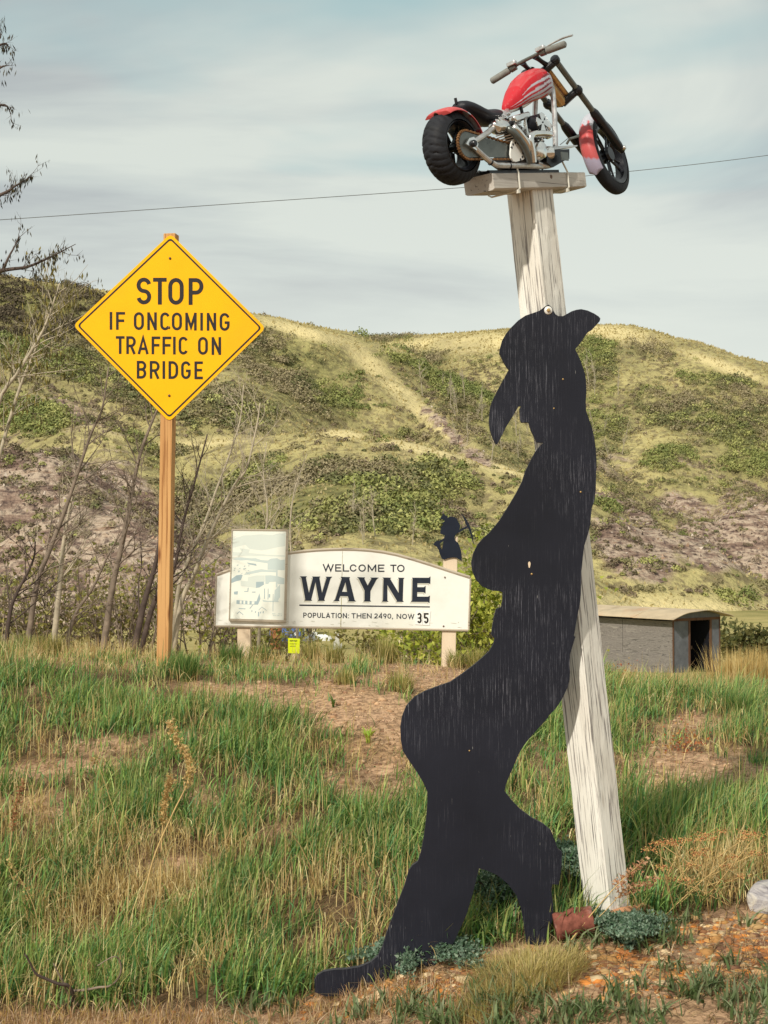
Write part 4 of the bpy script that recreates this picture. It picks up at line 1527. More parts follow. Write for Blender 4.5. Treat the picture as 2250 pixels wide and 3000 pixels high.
def word(txt, x0, x1, y0, y1, slope=0.0, gap=.2):
    tot = sum(WID.get(c, .9) for c in txt) + gap * (len(txt) - 1)
    k = (x1 - x0) / tot
    out, x = [], x0
    for c in txt:
        w = WID.get(c, .9) * k
        dy = slope * (x - x0)
        out.append((c, x, x + w, y0 + dy, y1 + dy))
        x += w + gap * k
    return out


# ------------------------------------------------------------------ yellow warning sign
YD = 9.7
zs = lambda x, y: (200 + x * 600 / 1659, 660 + y * 600 / 1659)
ybase = Q(353, 1408, YD)
ys = empty('warning_sign', ybase, 'yellow diamond road sign reading STOP IF ONCOMING TRAFFIC ON BRIDGE on a timber post', 'road sign')
cor = [np.array(c, float) for c in [(828, 68), (1600, 832), (818, 1592), (40, 812)]]


def rounded(cs, ins, r):
    c0 = sum(cs) / len(cs)
    cs = [c0 + (c - c0) * (1 - ins / np.linalg.norm(c - c0) * 1.0) for c in cs]
    out = []
    n = len(cs)
    for i in range(n):
        p, a, b = cs[i], cs[i - 1], cs[(i + 1) % n]
        da, db = (a - p) / np.linalg.norm(a - p), (b - p) / np.linalg.norm(b - p)
        for k in range(7):
            t = k / 6
            q0, q1 = p + da * r, p + db * r
            out.append((1 - t) ** 2 * q0 + 2 * t * (1 - t) * p + t * t * q1)
    return out


def Y3(x, y, lift):
    return P(*zs(x, y), YD) + np.array([0, -lift, 0])


MB().prism([[Y3(x, y, 0) for x, y in rounded(cor, 0, 46)]], (0, .004, 0)).build('sign_panel', M['yellow'], ys)
o_, i_ = rounded(cor, 32, 30), rounded(cor, 50, 24)
mb = MB()
n = len(o_)
mb.add([Y3(x, y, .0012) for x, y in o_] + [Y3(x, y, .0012) for x, y in i_], [(k, (k + 1) % n, n + (k + 1) % n, n + k) for k in range(n)])
mb.build('sign_border', M['black_print'], ys)
sl = .010
rows_ = [('STOP', [(553, 672), (687, 797), (810, 935), (975, 1095)], 424, 641, 32),
         ('IFONCOMING', [(335, 357), (387, 460), (531, 613), (640, 717), (745, 823), (839, 921), (948, 1040), (1069, 1091), (1122, 1198), (1226, 1307)], 702, 846, 21),
         ('TRAFFICON', [(385, 456), (470, 547), (563, 650), (675, 745), (763, 835), (849, 870), (894, 970), (1051, 1131), (1161, 1238)], 898, 1042, 21),
         ('BRIDGE', [(555, 632), (660, 740), (763, 785), (812, 890), (914, 992), (1022, 1090)], 1098, 1242, 21)]
for txt, xs_, y0, y1, t in rows_:
    x00 = xs_[0][0]
    letters(ys, 'black_print', [(c, a, b, y0 + sl * (a - x00), y1 + sl * (a - x00)) for c, (a, b) in zip(txt, xs_)], t, Y3, .0012)
for (bx, by) in [(824, 268), (818, 1380), (815, 828)]:
    MB().lathe(Y3(bx, by, 0), (0, -1, 0), [(0, .007), (.007, .006), (.009, .002), (.009, -.001)], 10).build('bolt', M['bolt'], ys, smooth=True)
# post: two faces seen, a knot or two
pt, pb = Q(367.5, 503, YD), Q(352, 1440, YD)
ppx = .091
mb = MB()
vs, fs = [], []
for i in range(25):
    q = i / 24
    c = pt * (1 - q) + pb * q + np.array([0, .052, 0])
    wv = .0012 * math.sin(q * 31)
    ang = -.16
    ca, sa = math.cos(ang), math.sin(ang)
    for a, b in [(-.5, -.5), (.5, -.5), (.5, .5), (-.5, .5)]:
        xx, yy = a * (ppx * .92 + wv), b * ppx * .95
        vs.append(c + np.array([ca * xx - sa * yy, sa * xx + ca * yy, 0]))
for i in range(24):
    for k in range(4):
        fs.append((i * 4 + k, (i + 1) * 4 + k, (i + 1) * 4 + (k + 1) % 4, i * 4 + (k + 1) % 4))
fs += [(0, 1, 2, 3), (99, 98, 97, 96)]
mb.add(vs, fs).build('post', M['sign_post'], ys, bevel=.004)

# ------------------------------------------------------------------ welcome sign
WD = 13.8
zw = lambda x, y: (860 + x * 430 / 1659, 1620 + y * 430 / 1659)
z2 = lambda x, y: (600 + x * 850 / 1659, 1480 + y * 850 / 1659)
wbase = Q(740, 1420, WD)
ws = empty('welcome_sign', wbase, 'long white WELCOME TO WAYNE population sign with an arched top on two posts', 'town sign')


def W2(x, y, lift=0):
    return P(*z2(x, y), WD) + np.array([0, -lift, 0])


def W7(x, y, lift=0):
    return P(*zw(x, y), WD) + np.array([0, -lift, 0])


top_l = [(68, 400), (145, 372), (478, 276), (560, 266), (640, 259), (720, 255), (787, 254)]
top_r = [(787, 254), (860, 255), (940, 260), (1020, 270), (1100, 286), (1200, 314), (1300, 345), (1400, 378), (1516, 415)]
left = top_l + [(775, 697), (60, 688)]
right = top_r + [(1506, 712), (778, 698)]
MB().prism([[W2(x, y) for x, y in left]], (0, .018, 0)).build('panel', M['white_board'], ws)
MB().prism([[W2(x + (2 if k in (0, len(right) - 1) else 0), y) for k, (x, y) in enumerate(right)]], (0, .018, 0)).build('panel', M['white_board'], ws)
# wood edge trim all round
mb = MB()
mb.tube([W2(x, y - 2, -.006) for x, y in top_l + top_r[1:]], .017, 6)
mb.build('top_trim', M['trim_wood'], ws)
MB().tube([W2(60, 692, -.006), W2(775, 701, -.006), W2(1506, 716, -.006)], .012, 6).build('bottom_trim', M['trim_wood'], ws)
MB().tube([W2(66, 400, -.004), W2(57, 690, -.004)], .010, 6).build('side_trim', M['trim_wood'], ws)
MB().tube([W2(1519, 415, -.004), W2(1509, 714, -.004)], .010, 6).build('side_trim', M['trim_wood'], ws)
# lettering
sl = .0075
xs_ = [(330, 455), (470, 540), (558, 628), (635, 715), (733, 817), (838, 935), (955, 1027), (1093, 1163), (1170, 1255)]
letters(ws, 'navy_print', [(c, a, b, 126 + sl * (a - 330), 209 + sl * (a - 330)) for c, (a, b) in zip('WELCOMETO', xs_)], 13.5, W7, .002)
it = word('POPULATION:', 110, 628, 674, 732, .012) + word('THEN', 655, 882, 681, 738, .012) + word('2490,', 912, 1128, 683, 740, .012) + word('NOW', 1165, 1365, 688, 745, .012)
letters(ws, 'navy_print', it, 9.5, W7, .002)
GL = [[(70, 263), (150, 263), (140, 280), (174, 452), (218, 282), (208, 266), (302, 266), (292, 282), (322, 452), (372, 284), (362, 268), (437, 268), (418, 288), (346, 524), (356, 541), (274, 541), (284, 525), (248, 330), (200, 525), (210, 540), (125, 540), (132, 525), (90, 284)],
      [(530, 269), (640, 272), (630, 288), (690, 530), (706, 548), (612, 546), (626, 532), (614, 489), (528, 487), (512, 530), (522, 544), (449, 543), (470, 526), (545, 288)],
      [(718, 273), (810, 276), (800, 290), (838, 368), (880, 292), (866, 278), (964, 278), (940, 296), (869, 430), (866, 532), (876, 549), (790, 548), (802, 532), (803, 425), (738, 292)],
      [(1005, 277), (1102, 279), (1092, 292), (1188, 452), (1191, 295), (1178, 279), (1254, 281), (1242, 295), (1234, 536), (1246, 553), (1160, 552), (1168, 540), (1060, 362), (1060, 536), (1073, 551), (998, 549), (1010, 535), (1017, 292)],
      [(1336, 279), (1528, 280), (1547, 264), (1545, 354), (1530, 342), (1400, 342), (1398, 386), (1473, 386), (1493, 371), (1490, 460), (1473, 443), (1398, 442), (1396, 493), (1520, 494), (1541, 481), (1536, 568), (1520, 553), (1324, 552), (1340, 535), (1345, 292)]]
HOLE = [(587, 330), (606, 440), (547, 438)]
for dx, dy, lift, mt in ((-13, 17, .0015, 'shade_print'), (0, 0, .003, 'navy_print')):
    for gi, g in enumerate(GL):
        mb = MB()
        loops = [[W7(x + dx, y + dy, lift) for x, y in g]]
        if gi == 1:
            loops.append([W7(x + dx, y + dy, lift) for x, y in HOLE])
        mb.prism(loops, (0, .0008, 0))
        mb.build('letter' if dx == 0 else 'letter_shade', M[mt], ws)
MB().prism([[W7(*p, .002) for p in [(66, 582), (1541, 603), (1541, 616), (66, 598)]]], (0, .001, 0)).build('rule_line', M['navy_print'], ws)
npl = [MB().prism([[W7(*p, .006) for p in q_]], (0, .003, 0)).build('number_plate', M['white_plate'], ws) for q_ in ([(1388, 652), (1464, 654), (1452, 813), (1374, 808)], [(1467, 654), (1549, 656), (1535, 818), (1455, 813)])]
for c, a, b, y0, y1 in (('3', 1396, 1448, 676, 794), ('5', 1472, 1526, 678, 796)):
    letters(npl[0] if c == '3' else npl[1], 'black_print', [(c, a, b, y0, y1)], 19, W7, .0075, 'digit')
for (x, y) in [(1373, 413), (1365, 692)]:
    MB().lathe(W2(x, y, 0), (0, -1, 0), [(0, .008), (.008, .006), (.009, -.001)], 8).build('bolt', M['bolt'], ws)
# flaking paint streaks along the foot of the panels
mb = MB()
for k in range(34):
    x = rng.uniform(80, 1480)
    y = rng.uniform(655, 690) + (x / 1500) * 14
    w_, h_ = rng.uniform(4, 22), rng.uniform(1, 3.0)
    pl_ = [W2(x + math.cos(a) * w_ * rng.uniform(.5, 1), y + math.sin(a) * h_ * rng.uniform(.5, 1) + 0.1 * w_ * math.cos(a), .0011 + k * .00001) for a in np.linspace(0, 6.28, 9)[:-1]]
    mb.add(pl_, [tuple(range(8))])
mb.build('flaked_paint', M['shade_print'], ws)['kind'] = 'stuff'
# posts
for (xt, xb, yt) in [(222, 222, 640), (1408, 1394, 180)]:
    a, b = W2(xt, yt), W2(xb, 960)
    mb = MB()
    wd = .125 if xt < 500 else .134
    vs, fs = [], []
    for c in (a, b):
        for sx, sy in ((-.5, 0), (.5, 0), (.5, 1), (-.5, 1)):
            vs.append(c + np.array([sx * wd, .019 + sy * .12, 0]))
    fs = [(0, 4, 5, 1), (1, 5, 6, 2), (2, 6, 7, 3), (3, 7, 4, 0), (0, 1, 2, 3), (4, 7, 6, 5)]
    mb.add(vs, fs).build('post', M['pale_post'], ws, bevel=.006)
# picture board
zq = lambda x, y: (660 + x * 200 / 1427, 1530 + y * 200 / 1427)


def W4(x, y, lift=0):
    return P(*zq(x, y), WD) + np.array([0, -lift, 0])


fo = [(138, 135), (1328, 150), (1282, 2085), (78, 2052)]
fi = [(160, 168), (1278, 182), (1228, 2040), (100, 2010)]
pbd = MB().prism([[W4(*p, .030) for p in fo]], (0, .029, 0)).build('picture_board', M['white_board'], ws)
pbd['label'] = 'framed pale blue picture of a village on the sign'
for k in range(4):
    a0, a1, b1, b0_ = fo[k], fo[(k + 1) % 4], fi[(k + 1) % 4], fi[k]
    MB().prism([[W4(*p, .038) for p in (a0, a1, b1, b0_)]], (0, .0079, 0)).build('frame_rail', M['trim_wood'], pbd)
PB, PG, PD_ = S(196, 209, 206), S(212, 220, 212), S(164, 182, 186)
WH = S(232, 235, 224)
prints = [
    (PG, [(165, 330), (300, 310), (380, 275), (560, 268), (760, 250), (1000, 270), (1080, 240), (1260, 230), (1250, 500), (1100, 520), (900, 570), (760, 590), (520, 560), (420, 470), (165, 540)]),
    (PG, [(300, 540), (520, 570), (480, 690), (400, 680)]),
    (PG, [(165, 620), (500, 640), (900, 680), (1250, 690), (1250, 720), (900, 712), (500, 700), (165, 700)]),
    (PB, [(160, 775), (230, 740), (330, 730), (440, 745), (560, 755), (640, 750), (760, 790), (890, 800), (900, 860), (640, 820), (460, 790), (330, 800)]),
    (PB, [(890, 800), (960, 760), (1080, 750), (1160, 790), (1250, 780), (1245, 1000), (890, 990)]),
    (PD_, [(450, 840), (650, 870), (660, 910), (500, 880)]),
    (PD_, [(140, 1180), (240, 1110), (340, 1090), (370, 1110), (330, 1210), (240, 1230), (135, 1270)]),
    (PB, [(390, 1100), (460, 1050), (640, 1000), (760, 980), (900, 1000), (1070, 1000), (1070, 1045), (760, 1035), (650, 1060), (480, 1090)]),
    (PG, [(480, 1150), (650, 1110), (830, 1110), (830, 1240), (650, 1250), (650, 1370), (330, 1330), (330, 1220), (480, 1230)]),
    (PD_, [(650, 1245), (810, 1240), (815, 1300), (720, 1360), (648, 1372)]),
    (PB, [(840, 1110), (960, 1105), (1110, 1130), (1240, 1170), (1235, 1290), (1110, 1290), (1060, 1240), (930, 1250), (900, 1290), (845, 1290)]),
    (PB, [(1070, 750), (1100, 750), (1095, 1360), (1062, 1360)]),
    (PD_, [(185, 1450), (275, 1440), (262, 1510), (190, 1505)]),
    (PD_, [(242, 1625), (660, 1650), (720, 1480), (740, 1600), (690, 1720), (560, 1720), (240, 1705)]),
    (WH, [(310, 1635), (350, 1637), (350, 1700), (305, 1698)]), (WH, [(470, 1640), (515, 1645), (512, 1712), (468, 1710)]),
    (WH, [(560, 1650), (620, 1652), (610, 1716), (556, 1715)]), (WH, [(385, 1640), (425, 1640), (422, 1706), (384, 1704)]),
    (PB, [(1040, 1420), (1150, 1300), (1150, 1560), (1100, 1640), (1020, 1640)]),
    (PB, [(780, 1620), (900, 1640), (1120, 1640), (1120, 1665), (800, 1660)]),
    (PD_, [(510, 1800), (590, 1700), (600, 1712), (526, 1806)]), (PD_, [(770, 1760), (870, 1835), (862, 1845), (770, 1775), (705, 1840), (700, 1830)]),
    (PD_, [(690, 1870), (716, 1870), (712, 1965), (686, 1965)]), (PD_, [(735, 1870), (755, 1862), (752, 1900), (732, 1905)]), (PD_, [(792, 1860), (812, 1855), (806, 1895), (786, 1900)]),
    (PD_, [(300, 1855), (385, 1925), (375, 1935), (300, 1872), (250, 1920), (245, 1910)]), (PD_, [(555, 1835), (572, 1835), (570, 1870), (552, 1872)]), (PD_, [(630, 1855), (650, 1855), (646, 1890), (626, 1890)]),
    (PD_, [(1000, 1500), (1012, 1500), (1006, 1860), (996, 1860)]), (PD_, [(285, 1790), (430, 1800), (425, 1815), (290, 1808)]), (PD_, [(820, 1385), (835, 1385), (832, 1600), (815, 1600)]), (PD_, [(895, 1385), (908, 1385), (905, 1610), (890, 1610)]), (PD_, [(915, 1500), (945, 1500), (940, 1570), (912, 1570)]),
    (PD_, [(475, 1375), (495, 1360), (485, 1450), (400, 1452), (400, 1440), (470, 1435)]), (PD_, [(560, 1450), (640, 1448), (635, 1468), (562, 1465)])]
for k in range(22):
    x, y = rng.uniform(170, 520), rng.uniform(880, 1090)
    s_ = rng.uniform(6, 18)
    prints.append((PD_, [(x, y), (x + s_ * 2, y - s_ * .6), (x + s_ * 1.6, y + s_ * .5), (x + s_ * .2, y + s_ * .8)]))
for k in range(14):
    x, y = rng.uniform(905, 1180), rng.choice([1902, 1938])
    prints.append((PB, [(x, y), (x + 20, y + 2), (x + 18, y + 16), (x, y + 14)]))
vs, fs, cs = [], [], []
for k, (c, pl_) in enumerate([(WH, fi)] + prints):
    pts3 = [W4(x, y, .0305 + k * .00004) for x, y in pl_]
    for t in tessellate_polygon([[Vector(p) for p in pts3]]):
        a, b, c_ = (pts3[i] for i in t)
        tt = t if np.cross(b - a, c_ - a)[1] < 0 else t[::-1]
        fs.append(tuple(i + len(vs) for i in tt))
    vs += pts3
    cs += [c] * len(pts3)
MB().add(vs, fs).build('picture_print', M['print'], pbd, cols=np.array(cs))

# miner cut-out on the sign's right-hand post
zm = lambda x, y: (1240 + x * 180 / 1659, 1480 + y * 180 / 1659)
mn = empty('miner_cutout', P(*zm(740, 1440), WD), 'small black steel cut-out of a miner carrying a pickaxe, on top of the sign post', 'cut-out figure')


def Wm(x, y, lift=0.0):
    return P(*zm(x, y), WD) + np.array([0, -lift, 0])


body = [(555, 222), (600, 285), (625, 275), (660, 310), (655, 350), (700, 318), (770, 305), (850, 325), (910, 370), (945, 440), (985, 520), (1000, 590), (985, 640), (960, 680), (920, 750), (870, 810), (845, 870), (850, 940), (900, 985), (940, 1010), (980, 1100),
        (1020, 1230), (1040, 1370), (1040, 1500), (930, 1450), (920, 1425), (800, 1410), (680, 1430), (560, 1470), (500, 1440), (450, 1330), (410, 1200), (370, 1130), (300, 1080), (265, 1065), (290, 1030), (320, 990), (390, 950), (420, 965), (450, 940), (490, 935), (560, 890), (580, 810),
        (520, 795), (460, 770), (462, 690), (480, 640), (470, 600), (520, 550), (540, 520), (500, 490), (545, 460), (580, 430), (550, 390), (470, 380), (490, 310), (520, 260)]
MB().prism([[Wm(x, y) for x, y in body], [Wm(x, y) for x, y in [(545, 965), (450, 1040), (470, 1130), (505, 1195), (530, 1080)]]], (0, .006, 0)).build('body', M['steel_black'], mn)
MB().prism([[Wm(x, y, -.0005) for x, y in [(900, 700), (1180, 560), (1215, 600), (900, 770)]]], (0, .005, 0)).build('pick_handle', M['steel_black'], mn)
MB().prism([[Wm(x, y) for x, y in [(1005, 200), (1080, 270), (1170, 390), (1240, 520), (1290, 660), (1335, 830), (1352, 960), (1382, 1105), (1340, 1010), (1290, 830), (1240, 680), (1200, 600), (1165, 545), (1120, 420), (1060, 290)]]], (0, .006, 0)).build('pick_head', M['steel_black'], mn)

# ------------------------------------------------------------------ shed in the valley
def shed_materials():
    m, n, l, b = mat_base('weathered_plywood', 0.9, 0.1)
    g = n_noise(n, l, 1.0, 5, sc=(1.3, 1.3, 9), rough=0.6, dist=2.2)
    c = n_ramp(n, l, g, [(0.36, S(92, 88, 84)), (0.47, S(134, 128, 122)), (0.56, S(112, 106, 102)), (0.66, S(146, 140, 132))])
    l.new(c, b.inputs['Base Color'])
    n_bump(n, l, b, g, 0.5, 0.02)
    M['ply'] = m
    M['shed_trim'] = wood('brown_trim', S(92, 66, 54), S(52, 38, 34), S(104, 78, 62), (30, 30, 1.0))
    M['shed_grey'] = plain('grey_boarding', S(104, 106, 112), 0.85, 0.1, var=0.25, scale=3)
    M['roof'] = plain('rusty_sheet_roof', S(186, 168, 140), 0.7, 0.2, var=0.18, scale=1.5, dirt=S(176, 128, 94))
    M['shed_shade'] = plain('interior_shade', (0.010, 0.010, 0.013), 0.9, 0.1)  # near-black colour stands in for the shade inside the doorway


shed_materials()
SD = 50.0
sh_c = P(1650 + 888 * .36166, 1700 + 712 * .36166, SD)          # near corner, at ground
zg = sh_c[2]
sa_ = math.radians(31)
e_end = np.array([math.cos(sa_), math.sin(sa_), 0])            # along the end wall, to the right and away
e_len = np.array([-math.sin(sa_), math.cos(sa_), 0]) * 1.0
e_len = np.array([-math.cos(math.radians(52)), math.sin(math.radians(52)), 0])
e_end = np.array([math.cos(math.radians(38)), math.sin(math.radians(38)), 0])
SW, SL, SH = 2.55, 7.0, 1.62
shed = empty('shed', sh_c, 'low grey plywood shed with a curved rusty sheet roof and an open doorway', 'shed')
SP3 = lambda a, b, z: sh_c + e_end * a + e_len * b + np.array([0, 0, z])
UZ = np.array([0, 0, 1.0])
# long wall in three plywood sheets with gaps, lower kick board
for k in range(3):
    b0_, b1_ = k * SL / 3 + .01, (k + 1) * SL / 3 - .01
    MB().prism([[SP3(0, b0_, .42), SP3(0, b1_, .42), SP3(0, b1_, SH), SP3(0, b0_, SH)]], e_end * .03).build('wall_sheet', M['ply'], shed)
MB().prism([[SP3(-.02, 0, -.4), SP3(-.02, SL, -.4), SP3(-.02, SL, .42), SP3(-.02, 0, .42)]], e_end * .04).build('kick_board', M['ply'], shed)
MB().prism([[SP3(0, SL, -.4), SP3(SW, SL, -.4), SP3(SW, SL, SH), SP3(0, SL, SH)]], e_len * .03).build('back_wall', M['ply'], shed)
MB().prism([[SP3(SW, .05, -.4), SP3(SW, SL, -.4), SP3(SW, SL, SH), SP3(SW, .05, SH)]], e_end * -.03).build('side_wall', M['ply'], shed)
MB().prism([[SP3(.03, .1, -.35), SP3(SW - .04, .1, -.35), SP3(SW - .04, SL - .05, -.35), SP3(.03, SL - .05, -.35)]], UZ * .04).build('floor', M['shed_shade'], shed)
d0, d1 = SW * .36, SW * .78
for (a0, a1) in [(.06, d0 - .09), (d1 + .09, SW - .05)]:
    MB().prism([[SP3(a0, 0, -.4), SP3(a1, 0, -.4), SP3(a1, 0, SH), SP3(a0, 0, SH)]], e_len * .03).build('end_panel', M['shed_grey'], shed)
for a in (0.0, d0 - .09, d1, SW - .05):
    w_ = .055 if a in (0.0, SW - .05) else .09
    MB().prism([[SP3(a, -.02, -.4), SP3(a + w_, -.02, -.4), SP3(a + w_, -.02, SH), SP3(a, -.02, SH)]], e_len * .05).build('door_post', M['shed_trim'], shed)
MB().prism([[SP3(.0, -.024, SH), SP3(SW, -.024, SH), SP3(SW, -.024, SH + .09), SP3(0, -.024, SH + .09)]], e_len * .05).build('lintel', M['shed_trim'], shed)
arch = lambda a: SH + .07 + .25 * (1 - ((a - SW / 2) / (SW / 2 + .32)) ** 2) - .0
ga = [SP3(SW * k / 12, -.01, arch(SW * k / 12)) for k in range(13)]
MB().prism([[SP3(SW, -.01, SH + .06), SP3(0, -.01, SH + .06)] + ga], e_len * .03).build('gable', M['shed_grey'], shed)
dr = MB().prism([[SP3(d1 - .02, .02, -.35), SP3(d1 - .20, .75, -.35), SP3(d1 - .20, .75, SH - .05), SP3(d1 - .02, .02, SH - .05)]], e_end * .04).build('door', M['shed_shade'], shed)  # door coloured near-black to carry the doorway shade
MB().box(SP3(d1 - .21, .66, .6), (.05, .05, .12)).build('door_handle', M['bolt'], dr)
for k in range(4):
    b0_, b1_ = -.35 + k * (SL + .6) / 4 + (.0 if k == 0 else -.04), -.35 + (k + 1) * (SL + .6) / 4
    vs, fs = [], []
    for lay in (0, .02):
        for (bb) in (b0_, b1_):
            for j in range(19):
                a = -.36 + (SW + .75) * j / 18
                vs.append(SP3(a, bb, arch(a) + .03 + lay + k * .006 + .012 * math.sin(a * 5 + k)))
    n19 = 19
    for j in range(18):
        fs += [(j, j + 1, n19 + j + 1, n19 + j), (2 * n19 + j, 3 * n19 + j, 3 * n19 + j + 1, 2 * n19 + j + 1), (j, 2 * n19 + j, 2 * n19 + j + 1, j + 1), (n19 + j, n19 + j + 1, 3 * n19 + j + 1, 3 * n19 + j)]
    for j in (0, 18):
        fs.append((j, n19 + j, 3 * n19 + j, 2 * n19 + j))
    MB().add(vs, fs).build('roof_sheet', M['roof'], shed, smooth=False)

# ------------------------------------------------------------------ clutter seen under the welcome sign
M['lime'] = plain('lime_notice', (0.62, 0.72, 0.01), 0.5, 0.3, var=0.05, scale=8)
M['tank_white'] = plain('white_tank_paint', (0.76, 0.77, 0.74), 0.4, 0.4, var=0.05, scale=4, dirt=(0.55, 0.52, 0.46))
M['blue_car'] = plain('blue_car_paint', S(66, 92, 140), 0.35, 0.5, var=0.1, scale=3)
M['cream'] = plain('cream_siding', S(214, 206, 176), 0.7, 0.2, var=0.08, scale=3)
M['glass'] = plain('dark_glass', (0.02, 0.025, 0.03), 0.1, 0.5, var=0.1, scale=3)
M['concrete'] = plain('pale_concrete', S(186, 184, 176), 0.9, 0.1, var=0.15, scale=8)
M['rust'] = plain('rusty_drum', S(150, 96, 62), 0.8, 0.2, var=0.3, scale=8)
zu = lambda x, y: (640 + x * 420 / 1659, 1804 + y * 420 / 1659)
nd = 11.6
zu0 = zu
zu = lambda x, y: (640 + x * 420 / 1659, 1814 + y * 420 / 1659)
nb_ = P(*zu(872, 430), nd)
nt = empty('notice_board', nb_, 'small lime yellow notice board with scribbled writing, low in the grass under the welcome sign', 'notice')
zun = zu
N3 = lambda x, y, lift=0.0: P(*zun(x, y), nd) + np.array([0, -lift, 0])
MB().prism([[N3(x, y) for x, y in [(806, 218), (942, 226), (938, 398), (806, 392)]]], (0, .008, 0)).build('board', M['lime'], nt)
MB().prism([[N3(x, y, -.009) for x, y in [(862, 230), (884, 230), (884, 600), (862, 600)]]], (0, .02, 0)).build('stake', M['pale_post'], nt)
mb = MB()
for (x0, x1, y, n_) in [(822, 912, 250, 9), (824, 905, 285, 11), (826, 896, 312, 10)]:
    pts_ = [(x0 + (x1 - x0) * k / (2 * n_), y + (9 if k % 2 else -9) * (1 if n_ < 10 else .5) * rng.uniform(.5, 1)) for k in range(2 * n_ + 1)]
    for qd in ribbon(pts_, 3.2 if n_ < 10 else 2, False):
        mb.add([N3(u, v, .002) for u, v in qd], [(0, 1, 2, 3)])
mb.build('handwriting', M['black_print'], nt)
# white propane tank lying in the yard
zu = zu0
td = 78.0
tc_ = P(*zu(1110, 250), td)
tk = empty('propane_tank', tc_ + np.array([0, 0, -.55]), 'long white propane tank with a domed valve cap, behind the lime notice board', 'propane tank')
R_, L_ = .36, 1.9
pr = [(0, -L_ / 2)] + [(R_ * math.sin(math.radians(a)), -L_ / 2 + R_ * (1 - math.cos(math.radians(a)))) for a in range(15, 91, 15)] + [(R_ * math.sin(math.radians(a)), L_ / 2 - R_ * (1 - math.cos(math.radians(a)))) for a in range(90, 0, -15)] + [(0, L_ / 2)]
MB().lathe(tc_ + np.array([0.05, 0, -.2]), (1, .25, 0), pr, 28).build('shell', M['tank_white'], tk, smooth=True)
MB().lathe(tc_ + np.array([.02, 0, .12]), (0, 0, 1), [(.15, 0), (.15, .1), (.12, .17), (.05, .2), (0, .2)], 20).build('valve_cap', M['tank_white'], tk, smooth=True)
for s_ in (-.6, .6):
    MB().box(tc_ + np.array([s_, s_ * .25, -.75]), (.14, .6, .5)).build('foot', M['concrete'], tk, bevel=.02)
cbp = P(*zu(1372, 300), 70.0)
cb = empty('concrete_block', cbp + np.array([0, 0, -.5]), 'pale grey tapered barrier block with a lifting loop beside the white propane tank', 'barrier')
MB().prism([[cbp + np.array(v) for v in [(-.22, 0, -.5), (.24, 0, -.5), (.22, 0, .28), (.02, 0, .34), (-.16, 0, .05)]]], (0, .5, 0)).build('block', M['concrete'], cb, bevel=.02)
MB().tube(smooth_path([cbp + np.array(v) for v in [(-.08, .2, .16), (-.07, .2, .42), (.0, .2, .50), (.06, .2, .42), (.05, .2, .3)]], 4), .018, 8).build('lifting_loop', M['concrete'], cb, smooth=True)
# blue pickup mostly hidden
cpos = P(*zu(770, 150), 75.0)
car = empty('parked_car', cpos + np.array([0, 0, -1.1]), 'blue car half hidden behind bare twigs under the welcome sign', 'car')
prof_c = [(-1.7, -.75), (1.75, -.75), (1.9, -.35), (1.75, -.1), (1.0, .0), (.55, .45), (-.75, .47), (-1.2, .05), (-1.75, -.05), (-1.85, -.4)]
C3 = lambda x, y, z: cpos + np.array([x, y, z])
MB().prism([[C3(-.82, y + 1.85, z) for y, z in prof_c]], (1.64, 0, 0)).build('body', M['blue_car'], car, bevel=.06)
MB().prism([[C3(-.62, .74, .06), C3(.62, .74, .06), C3(.54, 1.07, .40), C3(-.54, 1.07, .40)]], (0, -.03, -.02)).build('windscreen', M['glass'], car)
for x in (-.58, .58):
    MB().lathe(C3(x, .02, -.28), (0, -1, 0), [(0, .05), (.09, .03), (.11, -.02)], 12).build('headlight', M['tank_white'], car)
for x, y in ((-.8, .65), (.8, .65), (-.8, 2.95), (.8, 2.95)):
    wh_ = MB().lathe(C3(x, y, -.75), (1, 0, 0), [(0, .1), (.2, .1), (.31, .07), (.31, -.07), (.2, -.1), (0, -.1)], 20).build('wheel', M['rubber'], car, smooth=True)
    MB().lathe(C3(x + (.1 if x > 0 else -.1), y, -.75), (1, 0, 0), [(0, .02), (.17, .0), (0, -.02)], 14).build('rim', M['chrome_dull'], wh_)
# rusty drum, cream cabin and a tan pallet board
dpos = P(*zu(662, 200), 60.0)
dm = empty('rusty_drum', dpos + np.array([0, 0, -.6]), 'rust brown steel drum among twigs under the framed village picture', 'drum')
MB().lathe(dpos + np.array([0, .25, 0]), (0, 0, 1), [(0, .30), (.24, .30), (.25, .28), (.24, .1), (.25, .08), (.24, .06), (.24, -.2), (.25, -.22), (.24, -.24), (.24, -.7), (0, -.7)], 20).build('barrel', M['rust'], dm, smooth=True, auto=40)
kpos = P(*zu(1008, 130), 85.0)
kb = empty('cabin', kpos + np.array([0, 0, -2.2]), 'cream sided hut with a flat roof, seen under the middle of the welcome sign', 'hut')
MB().box(kpos + np.array([0, .8, -.9]), (1.08, 1.6, 2.6)).build('wall', M['cream'], kb)
MB().box(kpos + np.array([0, .8, .44]), (1.3, 1.9, .08)).build('roof', M['shed_grey'], kb)
MB().box(kpos + np.array([.2, -.01, -.2]), (.34, .02, .4)).build('window', M['glass'], kb)
bpos = P(600 + 1155 * .51236, 1480 + 812 * .51236, 60.0)
bb_ = empty('plywood_crate', bpos + np.array([0, 0, -.3]), 'tan plywood crate standing behind the welcome sign near its right-hand post', 'crate')
MB().box(bpos, (.66, .6, .8)).build('box', M['cream'], bb_)
for dz in (-.2, .2):
    MB().box(bpos + np.array([0, -.312, dz]), (.68, .02, .07)).build('batten', M['pale_post'], bb_)

